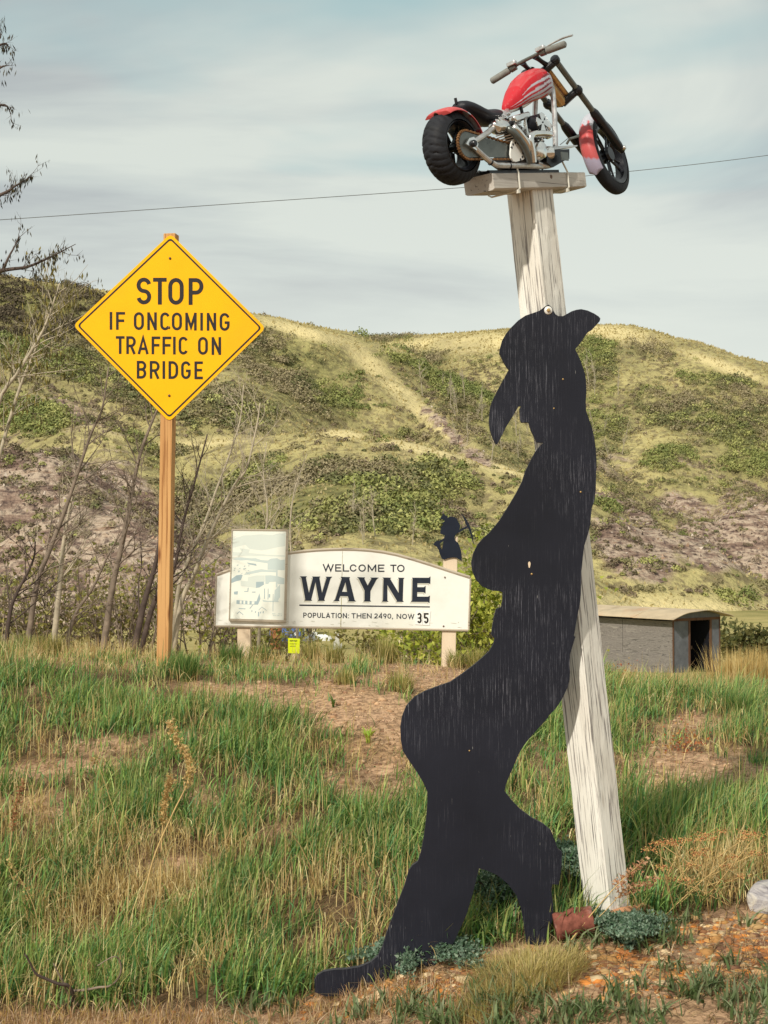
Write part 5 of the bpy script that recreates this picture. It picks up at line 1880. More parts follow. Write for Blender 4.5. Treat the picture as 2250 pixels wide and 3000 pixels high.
# ------------------------------------------------------------------ power line
pw = empty('power_line', P(-600, 690, 26), 'single dark overhead wire crossing the sky behind the motorcycle', 'power line')
pth = []
A3, B3 = P(-1500, 668, 24), P(4000, 270, 34)
ctrl = [P(-1500, 690, 24), P(-300, 662, 25.5), P(0, 644, 26), P(680, 597, 27.2), P(1360, 549, 28.5), P(1720, 515, 29.2), P(2250, 455, 30.2), P(3000, 345, 31.6), P(4200, 120, 34)]
MB().tube(smooth_path(ctrl, 8), .0065, 6).build('cable', M['wire'], pw, smooth=True)

# ------------------------------------------------------------------ bare trees
M['bark'] = plain('grey_bark', S(128, 114, 100), 0.9, 0.1, var=0.35, scale=14)
M['bark_pale'] = plain('pale_bark', S(176, 164, 142), 0.9, 0.1, var=0.25, scale=14)
M['aspen'] = plain('aspen_bark', S(164, 154, 132), 0.9, 0.1, var=0.25, scale=1.0)
M['bark_dark'] = plain('dark_bark', S(86, 74, 68), 0.9, 0.1, var=0.35, scale=14)


def rnd_dir(t, spread, r):
    d = np.array([r.gauss(0, 1), r.gauss(0, .6), r.gauss(0, 1)])
    d = d - t * (d @ t)
    d /= np.linalg.norm(d) + 1e-9
    return t * math.cos(spread) + d * math.sin(spread)


def grow(mb, p, d, L, r0, lev, r, tips, curl=0.25):
    pts_, q = [p], p
    n = 5 if lev else 3
    for i in range(n):
        d = d + np.array([r.gauss(0, .13), r.gauss(0, .1), r.gauss(0, .1) + curl * .16])
        d /= np.linalg.norm(d)
        q = q + d * L / n
        pts_.append(q)
    mb.tube(pts_, [r0 * (1 - .8 * i / n) for i in range(n + 1)], 4 if lev < 2 else 5, cap=False)
    tips.append((pts_[-1], d))
    if lev > 0:
        for k in range(r.choice([2, 3, 4, 4])):
            i = r.randint(1, n - 1)
            t = pts_[i + 1] - pts_[i]
            t /= np.linalg.norm(t)
            grow(mb, pts_[i], rnd_dir(t, r.uniform(.4, .95), r), L * r.uniform(.35, .6), r0 * .5, lev - 1, r, tips, curl)


def catkin_tris(tips, r, n, col_, size=.05, spread=.05):
    C = []
    for (p, d) in tips:
        for k in range(n):
            C.append(p - d * r.uniform(0, .16) + np.array([r.gauss(0, spread), r.gauss(0, spread), r.gauss(0, spread * .5)]))
    C = np.array(C)
    m = len(C)
    w = rng.uniform(.10, .17, (m, 1)) * size
    s = rng.uniform(.6, 1.3, (m, 1)) * size
    a = rng.uniform(0, 6.28, m)
    u = np.stack([np.cos(a), np.sin(a), np.zeros(m)], 1)
    dn = np.stack([rng.normal(0, .25, m), rng.normal(0, .25, m), -np.ones(m)], 1)
    Vv = np.stack([C, C + u * w + dn * s * .5, C + dn * s, C - u * w + dn * s * .5], 1).reshape(-1, 3)
    T = np.arange(4 * m).reshape(-1, 4)
    base_c = np.array(col_)[rng.integers(0, len(col_), m)] * rng.uniform(.7, 1.2, (m, 1))
    return Vv, T, np.repeat(base_c, 4, axis=0)


def bare_tree(name, label, path, d, r0, nbr, seed, mat='bark', blen=.8, lev=2, group=None, catkins=0, start=.2, depth=0.0, lean=.3):
    r = random.Random(seed)
    pts_ = [P(x, y, d + depth * i / len(path)) for i, (x, y) in enumerate(path)]
    gz = float(ground_z(pts_[0][0], pts_[0][1]))
    pts_[0] = np.array([pts_[0][0], pts_[0][1], min(pts_[0][2], gz - .05)])
    sp = smooth_path(pts_, 4)
    t = empty(name, pts_[0], label, 'tree', group)
    n = len(sp)
    MB().tube(sp, [r0 * (1 - .82 * (i / n) ** .9) for i in range(n)], 7).build('trunk', M[mat], t, smooth=True)
    mb, tips = MB(), []
    nbr = int(nbr * 1.7)
    for k in range(nbr):
        f = start + (1 - start) * (k + r.random()) / nbr
        i = min(n - 2, int(f * (n - 1)))
        tg = sp[i + 1] - sp[i]
        tg /= np.linalg.norm(tg)
        dd = rnd_dir(tg, r.uniform(.45, 1.0), r) + np.array([lean * .25, 0, .1])
        grow(mb, sp[i], dd / np.linalg.norm(dd), blen * (1.1 - .55 * f) * r.uniform(.5, 1.1), r0 * .34 * (1.05 - .6 * f), lev, r, tips)
    mb.build('crown', M[mat if mat != 'bark' else 'bark'], t, smooth=True)
    if catkins:
        Vv, T, cv = catkin_tris(tips, r, catkins, [S(120, 112, 62), S(146, 134, 74), S(98, 92, 60)], .06)
        tri_obj('catkins', Vv, T, M['veg'], t, cols=cv)['kind'] = 'stuff'
    return t


zt7 = lambda pts: zpts(pts, 0, 1200, 800 / 1659)
G1 = 'bare saplings on the bank behind the yellow sign'
bare_tree('bare_tree', 'tallest bare sapling left of the yellow sign, curving right up to its edge', zt7([(155, 1400), (220, 1080), (300, 860), (400, 600), (490, 330), (560, 130), (620, 0), (660, -260)]), 13.0, .030, 12, 1, 'bark', .75, group=G1)
bare_tree('bare_tree', 'pale upright bare sapling close beside the tallest curved one, left of the yellow sign', zt7([(315, 1420), (360, 1100), (378, 900), (395, 750), (440, 520), (470, 430)]), 13.4, .032, 9, 2, 'bark_pale', .7, group=G1)
bare_tree('bare_tree', 'straight leaning bare sapling just left of the yellow sign post', zt7([(615, 1430), (680, 1100), (740, 830), (790, 560), (850, 280), (930, 60), (985, -60)]), 12.8, .034, 11, 3, 'bark', .7, group=G1)
bare_tree('bare_tree', 'thick short bare sapling whose stem meets the yellow sign post low down', zt7([(800, 1470), (870, 1200), (940, 960), (965, 820), (1010, 640)]), 12.6, .034, 8, 4, 'bark_dark', .6, group=G1)
bare_tree('bare_tree', 'dark bare stem passing behind the foot of the yellow sign post', zt7([(832, 1460), (920, 1220), (1000, 1060), (1060, 960), (1110, 700), (1180, 450), (1260, 150)]), 13.6, .030, 10, 5, 'bark_dark', .7, group=G1)
bare_tree('bare_tree', 'bare sapling right of the yellow sign post, leaning right towards the framed picture', zt7([(1040, 1420), (1100, 1180), (1180, 1000), (1270, 770), (1350, 600), (1430, 450), (1500, 350), (1560, 100), (1580, -40)]), 13.9, .028, 13, 6, 'bark_pale', .8, group=G1)
bare_tree('bare_tree', 'thin bare sapling rising to the lower right edge of the yellow sign', zt7([(1040, 1380), (1080, 1120), (1150, 900), (1240, 700), (1310, 500), (1400, 260), (1460, 60), (1480, -150)]), 14.4, .024, 11, 7, 'bark_pale', .8, group=G1)
bare_tree('bare_tree', 'small crooked bare sapling by the far left edge of the bank', zt7([(22, 1400), (60, 1240), (105, 1110), (200, 920), (215, 800)]), 12.5, .024, 8, 8, 'bark_dark', .6, group=G1)
bare_tree('bare_tree', 'low slanting bare sapling between the two leftmost tall stems', zt7([(385, 1420), (450, 1260), (560, 1090), (660, 880), (740, 740)]), 12.9, .022, 8, 9, 'bark', .6, group=G1)
bare_tree('bare_tree', 'bare twiggy sapling standing behind the framed village picture', zt7([(1560, 1420), (1590, 1100), (1610, 800), (1625, 600), (1600, 380), (1620, 200)]), 15.5, .020, 12, 10, 'bark_pale', .9, group=G1)
bare_tree('bare_tree', 'slender bare sapling above the top edge of the framed village picture', [(880, 1960), (860, 1700), (850, 1560), (862, 1440), (900, 1330)], 15.0, .016, 9, 11, 'bark_pale', .6, group=G1)
bare_tree('bare_tree', 'catkin hung sapling at the far left edge, reaching up beside the yellow sign', [(-60, 1960), (-40, 1500), (-10, 1200), (60, 1080), (130, 960), (175, 830)], 12.0, .03, 10, 12, 'bark_pale', .75, catkins=2, start=.45, group=G1)
bare_tree('bare_tree', 'second catkin hung sapling crossing low on the far left behind the bank', [(-120, 1980), (-70, 1600), (0, 1330), (60, 1130), (110, 1010), (150, 880)], 12.6, .026, 10, 13, 'bark_pale', .7, catkins=2, start=.45, group=G1)

# big tree outside the frame on the left whose boughs hang into the sky
bt_x = P(-420, 1500, 9.5)
btb = np.array([bt_x[0], 9.5, float(ground_z(bt_x[0], 9.5)) - .1])
big = empty('catkin_tree', btb, 'tree off the left edge whose dark catkin-laden boughs reach into the sky', 'tree')
tk_ = [btb, P(-430, 1200, 9.5), P(-400, 800, 9.5), P(-380, 300, 9.5), P(-350, -200, 9.5)]
MB().tube(smooth_path(tk_, 6), np.linspace(.14, .04, 25), 9).build('trunk', M['bark_dark'], big, smooth=True)
r = random.Random(21)
tips = []
mb = MB()
for bpx in ([(-400, 900), (-200, 850), (0, 795), (80, 782), (150, 752), (222, 715)], [(-390, 700), (-180, 640), (0, 572), (45, 545), (95, 515)], [(-380, 420), (-150, 370), (0, 308), (34, 335)], [(-370, 250), (-150, 200), (0, 132), (26, 136)],
            [(-400, 880), (-180, 860), (-20, 815), (30, 745), (58, 690)], [(-380, 340), (-150, 300), (-10, 205), (22, 192)], [(-370, 120), (-200, 140), (-20, 118), (4, 100)]):
    bp_ = smooth_path([P(x, y, 9.5 + .02 * i) for i, (x, y) in enumerate(bpx)], 5)
    n = len(bp_)
    mb.tube(bp_, np.linspace(.022, .0022, n), 5, cap=False)
    tips.append((bp_[-1], np.array([.7, 0, .6])))
    for k in range(10 if bpx[-1][0] > 60 else 3):
        i = int(n * (.45 + .55 * (k + r.random()) / 11)) - 1 if bpx[-1][0] > 60 else n - 1 - r.randint(0, 6)
        i = max(1, min(n - 2, i))
        tg = bp_[i + 1] - bp_[i]
        tg /= np.linalg.norm(tg)
        dd = rnd_dir(tg, r.uniform(.4, .9), r) + np.array([0, 0, .15])
        grow(mb, bp_[i], dd / np.linalg.norm(dd), r.uniform(.07, .19), .0024, 1, r, tips, .3)
mb.build('crown', M['bark_dark'], big, smooth=True)
Vv, T, cv = catkin_tris(tips, r, 3, [S(70, 66, 52), S(92, 84, 60), S(56, 54, 48)], .040, .014)
tri_obj('catkins', Vv, T, M['veg'], big, cols=cv)['kind'] = 'stuff'


# ------------------------------------------------------------------ leafy bushes behind the bank
def bush(name, label, base_, rx, rz, n, pal_, leaf, seed, group=None, ry=None, stems=14, twig='bark', dens=1.0):
    r = random.Random(seed)
    g = np.random.default_rng(seed)
    b = empty(name, base_, label, 'bush', group)
    mb, tips = MB(), []
    for k in range(stems):
        a = r.uniform(-1, 1)
        d = np.array([a * rx / rz * 1.1, r.gauss(0, .3), 1.0])
        d /= np.linalg.norm(d)
        grow(mb, base_ + np.array([a * rx * .3, r.gauss(0, .1), -.05]), d, rz * r.uniform(.7, 1.05), .008 + .006 * rz, 2, r, tips)
    mb.build('stems', M[twig], b, smooth=True)
    tp = np.array([t[0] for t in tips])
    idx = g.integers(0, len(tp), n)
    C = tp[idx] + g.normal(0, .09 * rz, (n, 3)) * np.array([1, 1, 1])
    C[:, 2] = np.maximum(C[:, 2], base_[2])
    cc = np.array(pal_)[g.integers(0, len(pal_), n)] * g.uniform(.7, 1.25, (n, 1))
    Vv, T, cv = leaf_tris(C, g.uniform(.6, 1.3, n) * leaf, cc, .2)
    tri_obj('crown', Vv, T, M['veg'], b, cols=cv)
    return b


YG = [S(150, 160, 62), S(172, 176, 76), S(128, 142, 58), S(188, 188, 92)]
OL = [S(142, 138, 76), S(160, 152, 84), S(118, 116, 66), S(132, 118, 84)]
G2 = 'yellow green bushes beyond the bank'


def gpt(px, d):
    p = Q(px, 1400, d)
    return np.array([p[0], p[1], float(ground_z(p[0], p[1]))])


bush('willow_bush', 'bright yellow green bush at the right end of the welcome sign, beside the black figure', gpt(1062, 19), .75, 1.5, 3600, YG, .075, 31, G2)
bush('willow_bush', 'yellow green bush directly behind the right-hand post of the welcome sign', gpt(960, 22), .8, 1.0, 2200, YG, .08, 32, G2)
bush('willow_bush', 'low olive bush behind the middle of the welcome sign', gpt(860, 24), .9, .9, 1800, OL, .085, 33, G2)
bush('willow_bush', 'olive bush between the yellow sign post and the framed village picture', gpt(430, 17), .7, 1.25, 1500, OL + YG[:1], .05, 34, G2, stems=20)
bush('willow_bush', 'tangled olive bush under the bare saplings just left of the yellow sign post', gpt(290, 16), .8, 1.1, 1200, OL, .05, 35, G2, stems=20)
bush('willow_bush', 'tangled olive bush under the tallest curved bare sapling', gpt(170, 16.5), .8, 1.1, 1200, OL, .05, 36, G2, stems=20)
bush('willow_bush', 'brownish twiggy bush at the far left edge of the bank', gpt(40, 16), .8, 1.2, 1000, OL, .05, 37, G2, stems=22)
bush('willow_bush', 'thin yellow green bush under the left part of the welcome sign', gpt(580, 18), .7, .8, 900, OL + YG[:1], .05, 38, G2, stems=18)
bush('willow_bush', 'dark bush on the valley floor right of the shed', gpt(1610, 60), 1.6, 1.6, 1500, [S(96, 100, 62), S(120, 116, 74)], .2, 39, G2)

# pale leafless aspens standing in the hillside thickets
r = random.Random(5)
proto = None
asp = [(950 + r.uniform(-40, 60), r.uniform(820, 900)) for _ in range(8)] + [(1010 + r.uniform(-20, 45), r.uniform(900, 970)) for _ in range(6)] + [(r.uniform(1255, 1345), r.uniform(790, 1010)) for _ in range(12)] + [(r.uniform(1060, 1140), r.uniform(940, 1010)) for _ in range(6)] + [(r.uniform(760, 900), r.uniform(1130, 1180)) for _ in range(5)]
hill_t = np.arange(95.0, 430.0, 0.6)


def on_hill(px, py):
    rr = ray(px * 2250 / 1659, py * 2250 / 1659)
    p = EYE[None] + rr[None] * hill_t[:, None]
    z = hill_at(p[:, 0], p[:, 1])
    b = p[:, 2] < z
    return p[int(np.argmax(b))] if b.any() else None


protos = []
for k in range(3):
    rr = random.Random(100 + k)
    mb, tips = MB(), []
    mb.tube([(0, 0, -.3), (.1 * k - .1, 0, 2.2), (.15, .1, 4.4), (.1 + .1 * k, 0, 6.4)], [.09, .08, .055, .02], 5, cap=False)
    for j in range(13):
        z = rr.uniform(1.8, 6)
        d = np.array([rr.gauss(0, .6), rr.gauss(0, .6), 1.0])
        grow(mb, np.array([.08, 0, z]), d / np.linalg.norm(d), rr.uniform(.8, 1.8), .05, 1, rr, tips)
    me_o = mb.build('aspen', M['aspen'])
    protos.append(me_o.data)
    bpy.data.objects.remove(me_o)
for (px, py) in asp:
    q = on_hill(px, py)
    if q is None:
        continue
    o = link('bare_aspen', protos[r.randrange(3)])
    s_ = r.uniform(.5, 1.15) * (q[1] / 300) ** .5
    o.location = (q[0], q[1], q[2] - .2)
    o.scale = (s_, s_, s_)
    o.rotation_euler = (r.gauss(0, .12), r.gauss(0, .12), r.uniform(0, 6.28))
    lab_ = ('pale leafless aspen on the far hillside behind the welcome sign' if py > 1100 else 'pale leafless aspen on the hillside just right of the figure\'s hat and head' if px > 1200 else
            'pale leafless aspen on the hillside below the hat brim, left of the figure\'s neck' if py > 900 else 'pale leafless aspen on the hillside left of the hat brim, above the sloping ridge')
    tag(o, lab_, 'tree', 'bare aspens on the hillside')

# ------------------------------------------------------------------ grass on the bank
def blades(B, L, W, az, bend, colr, curl=None, seg=3, tipc=None):
    """curved tapering blades; B bases, az heading, bend = how far the tip leans relative to length"""
    n = len(B)
    ca, sa = np.cos(az), np.sin(az)
    side_a = az + math.pi / 2 + rng.normal(0, .5, n)
    sd = np.stack([np.cos(side_a), np.sin(side_a), np.zeros(n)], 1)
    rows_v = []
    for k in range(seg + 1):
        t = k / seg
        if curl is None:
            h = L * (t - .28 * bend * t * t)
            o = L * bend * t ** 2
        else:
            h = L * (t - curl * t ** 2.2)
            o = L * bend * t ** 1.4
        c = B + np.stack([ca * o, sa * o, h], 1)
        w = (W * (1 - t) ** .65 * (0.75 + .5 * min(1, 3 * t)))[:, None]
        if k < seg:
            rows_v += [c - sd * w * .5, c + sd * w * .5]
        else:
            rows_v += [c]
    V_ = np.stack(rows_v, 1)
    nv = 2 * seg + 1
    tr = []
    for k in range(seg - 1):
        a = 2 * k
        tr += [(a, a + 1, a + 3), (a, a + 3, a + 2)]
    a = 2 * (seg - 1)
    tr.append((a, a + 1, a + 2))
    T_ = (np.arange(n)[:, None, None] * nv + np.array(tr)[None]).reshape(-1, 3)
    c_ = np.repeat(colr[:, None, :], nv, axis=1)
    if tipc is not None:
        c_[:, -1] = tipc
        c_[:, -3:-1] = c_[:, -3:-1] * .6 + tipc[:, None] * .4
    return V_.reshape(-1, 3), T_, c_.reshape(-1, 3)


def merge(*parts_):
    V_, T_, C_, n = [], [], [], 0
    for v, t, c in parts_:
        V_.append(v)
        T_.append(t + n)
        C_.append(c)
        n += len(v)
    return np.concatenate(V_), np.concatenate(T_), np.concatenate(C_)


_bx = [-200, 500, 640, 700, 800, 900, 1000, 1120, 1250, 1400, 1660, 2000]
_by = [2190, 2185, 2165, 2135, 2105, 2085, 2055, 2040, 2030, 1990, 1950, 1930]


def masks(px, py):
    front = np.maximum(blob(px, py, 1325, 2010, 75, 60, 0), blob(px, py, 1150, 2060, 120, 30, 0))
    flat = np.clip((py - np.interp(px, _bx, _by)) / 16 + .5, 0, 1)
    soil = front * 1.2
    for a in [(620, 1510, 240, 55, 8, 1.0), (800, 1550, 240, 110, 18, 1.3), (1000, 1480, 280, 110, 5, 1.3), (800, 1640, 150, 70, 30, .9), (480, 1490, 200, 30, 5, .7), (250, 1500, 260, 22, 3, .5), (1450, 1465, 200, 34, 2, .85), (130, 1660, 220, 34, -4, .85), (260, 1610, 240, 28, -5, .7), (100, 1745, 110, 50, 0, .85), (420, 1720, 130, 34, 10, .6),
              (1510, 1670, 260, 80, 4, 1.15), (1500, 1560, 130, 34, 0, .6), (1420, 1620, 110, 50, 0, .9), (760, 1690, 160, 45, 15, .6), (880, 1700, 60, 90, 0, .55), (640, 1800, 140, 36, 5, .5), (380, 1860, 200, 36, 5, .55), (1190, 1650, 70, 90, 0, .6), (330, 1430, 420, 34, 0, .78), (660, 1430, 220, 36, 0, 1.1)]:
        soil = np.maximum(soil, a[5] * blob(px, py, *a[:5]))
    straw = np.zeros(px.shape)
    for a in [(300, 1910, 420, 110, 3, 1.0), (120, 1990, 160, 90, 0, .8), (600, 1890, 250, 80, 10, .7), (450, 1980, 250, 80, 0, .6), (1560, 1880, 140, 110, 0, .9), (150, 1425, 260, 24, 0, .8), (600, 1425, 260, 24, 0, .7), (1500, 1480, 200, 40, 0, .7), (700, 1640, 200, 40, 10, .4), (60, 1760, 120, 60, 0, .5)]:
        straw = np.maximum(straw, a[5] * blob(px, py, *a[:5]))
    brk = fbm(px / 34, py / 15, 3, 131) - .5
    soil = np.where(soil > .05, soil + 1.1 * brk, soil)
    return flat, np.clip(soil, 0, 1), np.clip(straw, 0, 1)


V, Fc = grid_mesh(gx, gy, ground_z)
qx_, qy_ = proj(V + np.where(V[:, 1:2] < 3, 1e-3, 0))
f_, so_g, st_g = masks(qx_, qy_)
near = (V[:, 1] > 3.5) & (V[:, 1] < 16)
gs = np.where(near, np.clip(np.maximum(so_g * 1.1, f_ * .8) + .25 * (fbm(V[:, 0] * 2, V[:, 1] * 2, 3, 7) - .45), 0, 1), .5)
gr = tri_obj('ground', V, Fc, M['soil'], smooth=True, cols=np.repeat(gs[:, None], 3, axis=1))
tag(gr, 'sandy grassed roadside bank falling away to the valley floor', kind='structure')



def bank_points(n, y0=3.9, y1=11.6, power=1.0):
    y = y0 + (y1 - y0) * rng.uniform(0, 1, n) ** power
    x = rng.uniform(-1, 1, n) * (.29 * y + .25)
    z = ground_z(x, y)
    p = np.stack([x, y, z], 1)
    px, py = proj(p)
    ok = py < 2330
    return p[ok], px[ok], py[ok]


g1 = np.array([S(100, 136, 70), S(118, 154, 84), S(84, 126, 74), S(138, 166, 88), S(106, 148, 96), S(164, 180, 106)])
d1 = np.array([S(216, 194, 138), S(198, 172, 116), S(228, 210, 160), S(180, 148, 100), S(208, 184, 124)])
# green blades
p, px, py = bank_points(260000, power=1.25)
fl, so_m, st = masks(px, py)
patch = fbm(p[:, 0] * 1.7, p[:, 1] * 1.7, 3, 91)
fine = fbm(p[:, 0] * 6, p[:, 1] * 6, 2, 93)
pr_ = np.clip(patch * 2.4 - .55, .12, 1) * np.clip(fine * 3.6 - 1.25, .06, 1) * (1 - so_m) * (1 - .45 * st) * 1.4 * (1 - fl)
k = rng.uniform(0, 1, len(p)) < pr_
p1, n = p[k], int(k.sum())
L = rng.uniform(.05, .20, n) * (.7 + .7 * patch[k]) * np.where(rng.uniform(0, 1, n) < .08, 1.4, 1) * (1 - .45 * np.clip(so_m[k] * 2, 0, 1))
az = rng.normal(-.3, 1.1, n)
lean = rng.gamma(2.0, .22, n)
cg = g1[rng.integers(0, 6, n)] * rng.uniform(.6, 1.35, (n, 1)) * (0.85 + .35 * fbm(p1[:, 0] * 2, p1[:, 1] * 2, 2, 95))[:, None]
tip = np.where(rng.uniform(0, 1, (n, 1)) < .45, S(186, 178, 116), cg * 1.1)
ben = rng.uniform(0, 1, n) < .32
st_b = ~ben
nb2 = int(ben.sum())
wd_ = rng.uniform(.004, .0085, n)
V_, T_, C_ = merge(blades(p1[st_b], L[st_b], wd_[st_b], az[st_b], lean[st_b], cg[st_b], tipc=tip[st_b]),
                   blades(p1[ben], L[ben] * 1.05, wd_[ben], rng.uniform(0, 6.28, nb2), rng.uniform(.35, .9, nb2), cg[ben] * .95, curl=rng.uniform(.35, .95, nb2), seg=4))
tag(tri_obj('green_grass', V_, T_, M['veg'], cols=C_), 'fresh green grass growing in patches all over the bank', kind='stuff')
# standing straw
p, px, py = bank_points(200000, power=1.25)
fl, so_m, st = masks(px, py)
fine = fbm(p[:, 0] * 5, p[:, 1] * 5, 2, 97)
pr_ = np.clip(.19 + .55 * st, 0, 1) * (1 - .88 * so_m) * np.clip(fine * 2.6 - .6, .05, 1) * (1 - fl)
k = rng.uniform(0, 1, len(p)) < pr_
p1, n = p[k], int(k.sum())
L = rng.uniform(.05, .20, n) * np.where(rng.uniform(0, 1, n) < .06, 1.6, 1)
cd = d1[rng.integers(0, 5, n)] * rng.uniform(.7, 1.15, (n, 1))
V1 = blades(p1, L, rng.uniform(.0024, .0050, n), rng.uniform(0, 6.28, n), rng.gamma(1.6, .26, n), cd)
# curled and broken straw
k2 = rng.uniform(0, 1, n) < .35
m_ = int(k2.sum())
V2 = blades(p1[k2] + np.array([0, 0, .03]), L[k2] * .8, rng.uniform(.003, .0055, m_), rng.uniform(0, 6.28, m_), rng.uniform(.4, 1.2, m_), cd[k2] * 1.12, curl=rng.uniform(.6, 1.3, m_), seg=4)
V_, T_, C_ = merge(V1, V2)
tag(tri_obj('dry_grass', V_, T_, M['veg'], cols=C_), 'standing and broken dry straw scattered through the green grass', kind='stuff')
# flattened thatch
p, px, py = bank_points(230000, power=1.25)
fl, so_m, st = masks(px, py)
fine = fbm(p[:, 0] * 4, p[:, 1] * 4, 2, 99)
pr_ = np.clip(.42 + .25 * st + .30 * np.clip(so_m * 2, 0, 1) * np.clip(1.6 - so_m * 1.6, .1, 1), 0, 1) * np.clip(fine * 2.2 - .4, .1, 1) * (1 - .45 * fl) * (1 - .5 * so_m)
k = rng.uniform(0, 1, len(p)) < pr_
p1, n = p[k], int(k.sum())
cd = np.array([S(170, 146, 106), S(140, 114, 82), S(118, 94, 68), S(190, 166, 124), S(98, 80, 60)])[rng.integers(0, 5, n)] * rng.uniform(.7, 1.15, (n, 1))
V_, T_, C_ = blades(p1 + np.array([0, 0, .004]), rng.uniform(.012, .05, n), rng.uniform(.002, .0042, n), rng.normal(0.2, 1.3, n), rng.uniform(1.2, 4.5, n), cd, seg=3)
tag(tri_obj('thatch', V_, T_, M['veg'], cols=C_), 'matted dead grass lying flat between the green tufts', kind='stuff')

# ------------------------------------------------------------------ stones
ICO_V, ICO_F = None, None


def ico():
    t = (1 + 5 ** .5) / 2
    v = np.array([(-1, t, 0), (1, t, 0), (-1, -t, 0), (1, -t, 0), (0, -1, t), (0, 1, t), (0, -1, -t), (0, 1, -t), (t, 0, -1), (t, 0, 1), (-t, 0, -1), (-t, 0, 1)], float)
    v /= np.linalg.norm(v[0])
    f = np.array([(0, 11, 5), (0, 5, 1), (0, 1, 7), (0, 7, 10), (0, 10, 11), (1, 5, 9), (5, 11, 4), (11, 10, 2), (10, 7, 6), (7, 1, 8), (3, 9, 4), (3, 4, 2), (3, 2, 6), (3, 6, 8), (3, 8, 9), (4, 9, 5), (2, 4, 11), (6, 2, 10), (8, 6, 7), (9, 8, 1)])
    return v, f


ICO_V, ICO_F = ico()


def pebbles(Cn, size, colr, flat=.55):
    n = len(Cn)
    sc = size[:, None] * rng.uniform(.6, 1.25, (n, 3)) * np.array([1, 1, flat])
    jit = 1 + rng.normal(0, .13, (n, 12, 1))
    a = rng.uniform(0, 6.28, n)
    v = ICO_V[None] * jit * sc[:, None]
    x = v[..., 0] * np.cos(a)[:, None] - v[..., 1] * np.sin(a)[:, None]
    y = v[..., 0] * np.sin(a)[:, None] + v[..., 1] * np.cos(a)[:, None]
    v = np.stack([x, y, v[..., 2]], -1) + Cn[:, None]
    T_ = (np.arange(n)[:, None, None] * 12 + ICO_F[None]).reshape(-1, 3)
    return v.reshape(-1, 3), T_, np.repeat(colr, 12, axis=0)


p, px, py = bank_points(90000, 3.9, 6.6)
fl, so_m, st = masks(px, py)
gz_ = np.maximum(blob(px, py, 1480, 2070, 330, 95, -6), .9 * blob(px, py, 950, 2140, 330, 55, -5))
pr_ = fl * np.clip(.07 + 1.0 * gz_, 0, 1) * np.clip(fbm(p[:, 0] * 4, p[:, 1] * 4, 2, 101) * 2.4 - .35, .08, 1)
k = rng.uniform(0, 1, len(p)) < pr_
p1, n = p[k], int(k.sum())
gp = np.array([S(186, 138, 84), S(170, 112, 66), S(196, 160, 110), S(142, 98, 66), S(196, 126, 62), S(204, 180, 142), S(116, 84, 64), S(172, 136, 96)])
cg = gp[rng.integers(0, 8, n)] * rng.uniform(.7, 1.15, (n, 1))
sz = rng.gamma(1.5, .0046, n) + .0022
A_ = pebbles(p1 - np.array([0, 0, .0015]), sz, cg, .45)
p, px, py = bank_points(40000, 5.5, 11.5)
fl, so_m, st = masks(px, py)
k = rng.uniform(0, 1, len(p)) < np.clip(so_m * 1.1 - .4, 0, .5)
p1, n = p[k], int(k.sum())
cg = np.array([S(186, 152, 118), S(166, 130, 98), S(198, 170, 138), S(142, 108, 84)])[rng.integers(0, 4, n)] * rng.uniform(.75, 1.15, (n, 1))
B_ = pebbles(p1, rng.gamma(1.6, .0036, n) + .002, cg)
V_, T_, C_ = merge(A_, B_)
tag(tri_obj('gravel', V_, T_, M['vcol'], cols=C_), 'orange and tan gravel pebbles spread at the foot of the bank', kind='stuff')

# ------------------------------------------------------------------ low weeds on the gravel
p, px, py = bank_points(9000, 3.9, 6.2)
fl, so_m, st = masks(px, py)
wz = np.maximum.reduce([blob(px, py, 1200, 2195, 420, 60, 0), .9 * blob(px, py, 1560, 2150, 200, 90, 0), .8 * blob(px, py, 1380, 2030, 260, 40, -8), .45 * blob(px, py, 700, 2190, 220, 40, 0)])
k = rng.uniform(0, 1, len(p)) < np.clip(wz, .03, 1) * fl * .24
c0 = p[k]
K = 13
B_ = np.repeat(c0, K, axis=0) + rng.normal(0, .018, (len(c0) * K, 3)) * np.array([1, 1, 0])
n = len(B_)
cw = np.array([S(104, 122, 78), S(122, 136, 94), S(90, 110, 66), S(136, 144, 108)])[rng.integers(0, 4, n)] * rng.uniform(.7, 1.15, (n, 1))
V_, T_, C_ = blades(B_, rng.uniform(.03, .085, n), rng.uniform(.005, .013, n), rng.uniform(0, 6.28, n), rng.gamma(2, .32, n), cw, seg=4)
p, px, py = bank_points(70000, 3.9, 5.6)
fl, so_m, st = masks(px, py)
dz = np.maximum.reduce([1.2 * blob(px, py, 800, 2165, 260, 50, -8), 1.0 * blob(px, py, 250, 2215, 520, 50, 0), .5 * blob(px, py, 1000, 2170, 300, 60, 0)])
k = rng.uniform(0, 1, len(p)) < np.clip(dz, 0.03, 1) * np.clip(fl + .2, 0, 1) * .6
p1, n = p[k], int(k.sum())
cd = np.array([S(196, 164, 128), S(176, 136, 100), S(214, 190, 156), S(190, 160, 96)])[rng.integers(0, 4, n)] * rng.uniform(.75, 1.1, (n, 1))
D_ = blades(p1, rng.uniform(.015, .075, n), rng.uniform(.0018, .004, n), rng.uniform(0, 6.28, n), rng.gamma(2, .3, n), cd)
V_, T_, C_ = merge((V_, T_, C_), D_)
tag(tri_obj('low_weeds', V_, T_, M['veg'], cols=C_), 'grey green leafy weeds and pale dead stems along the bottom of the picture', kind='stuff')


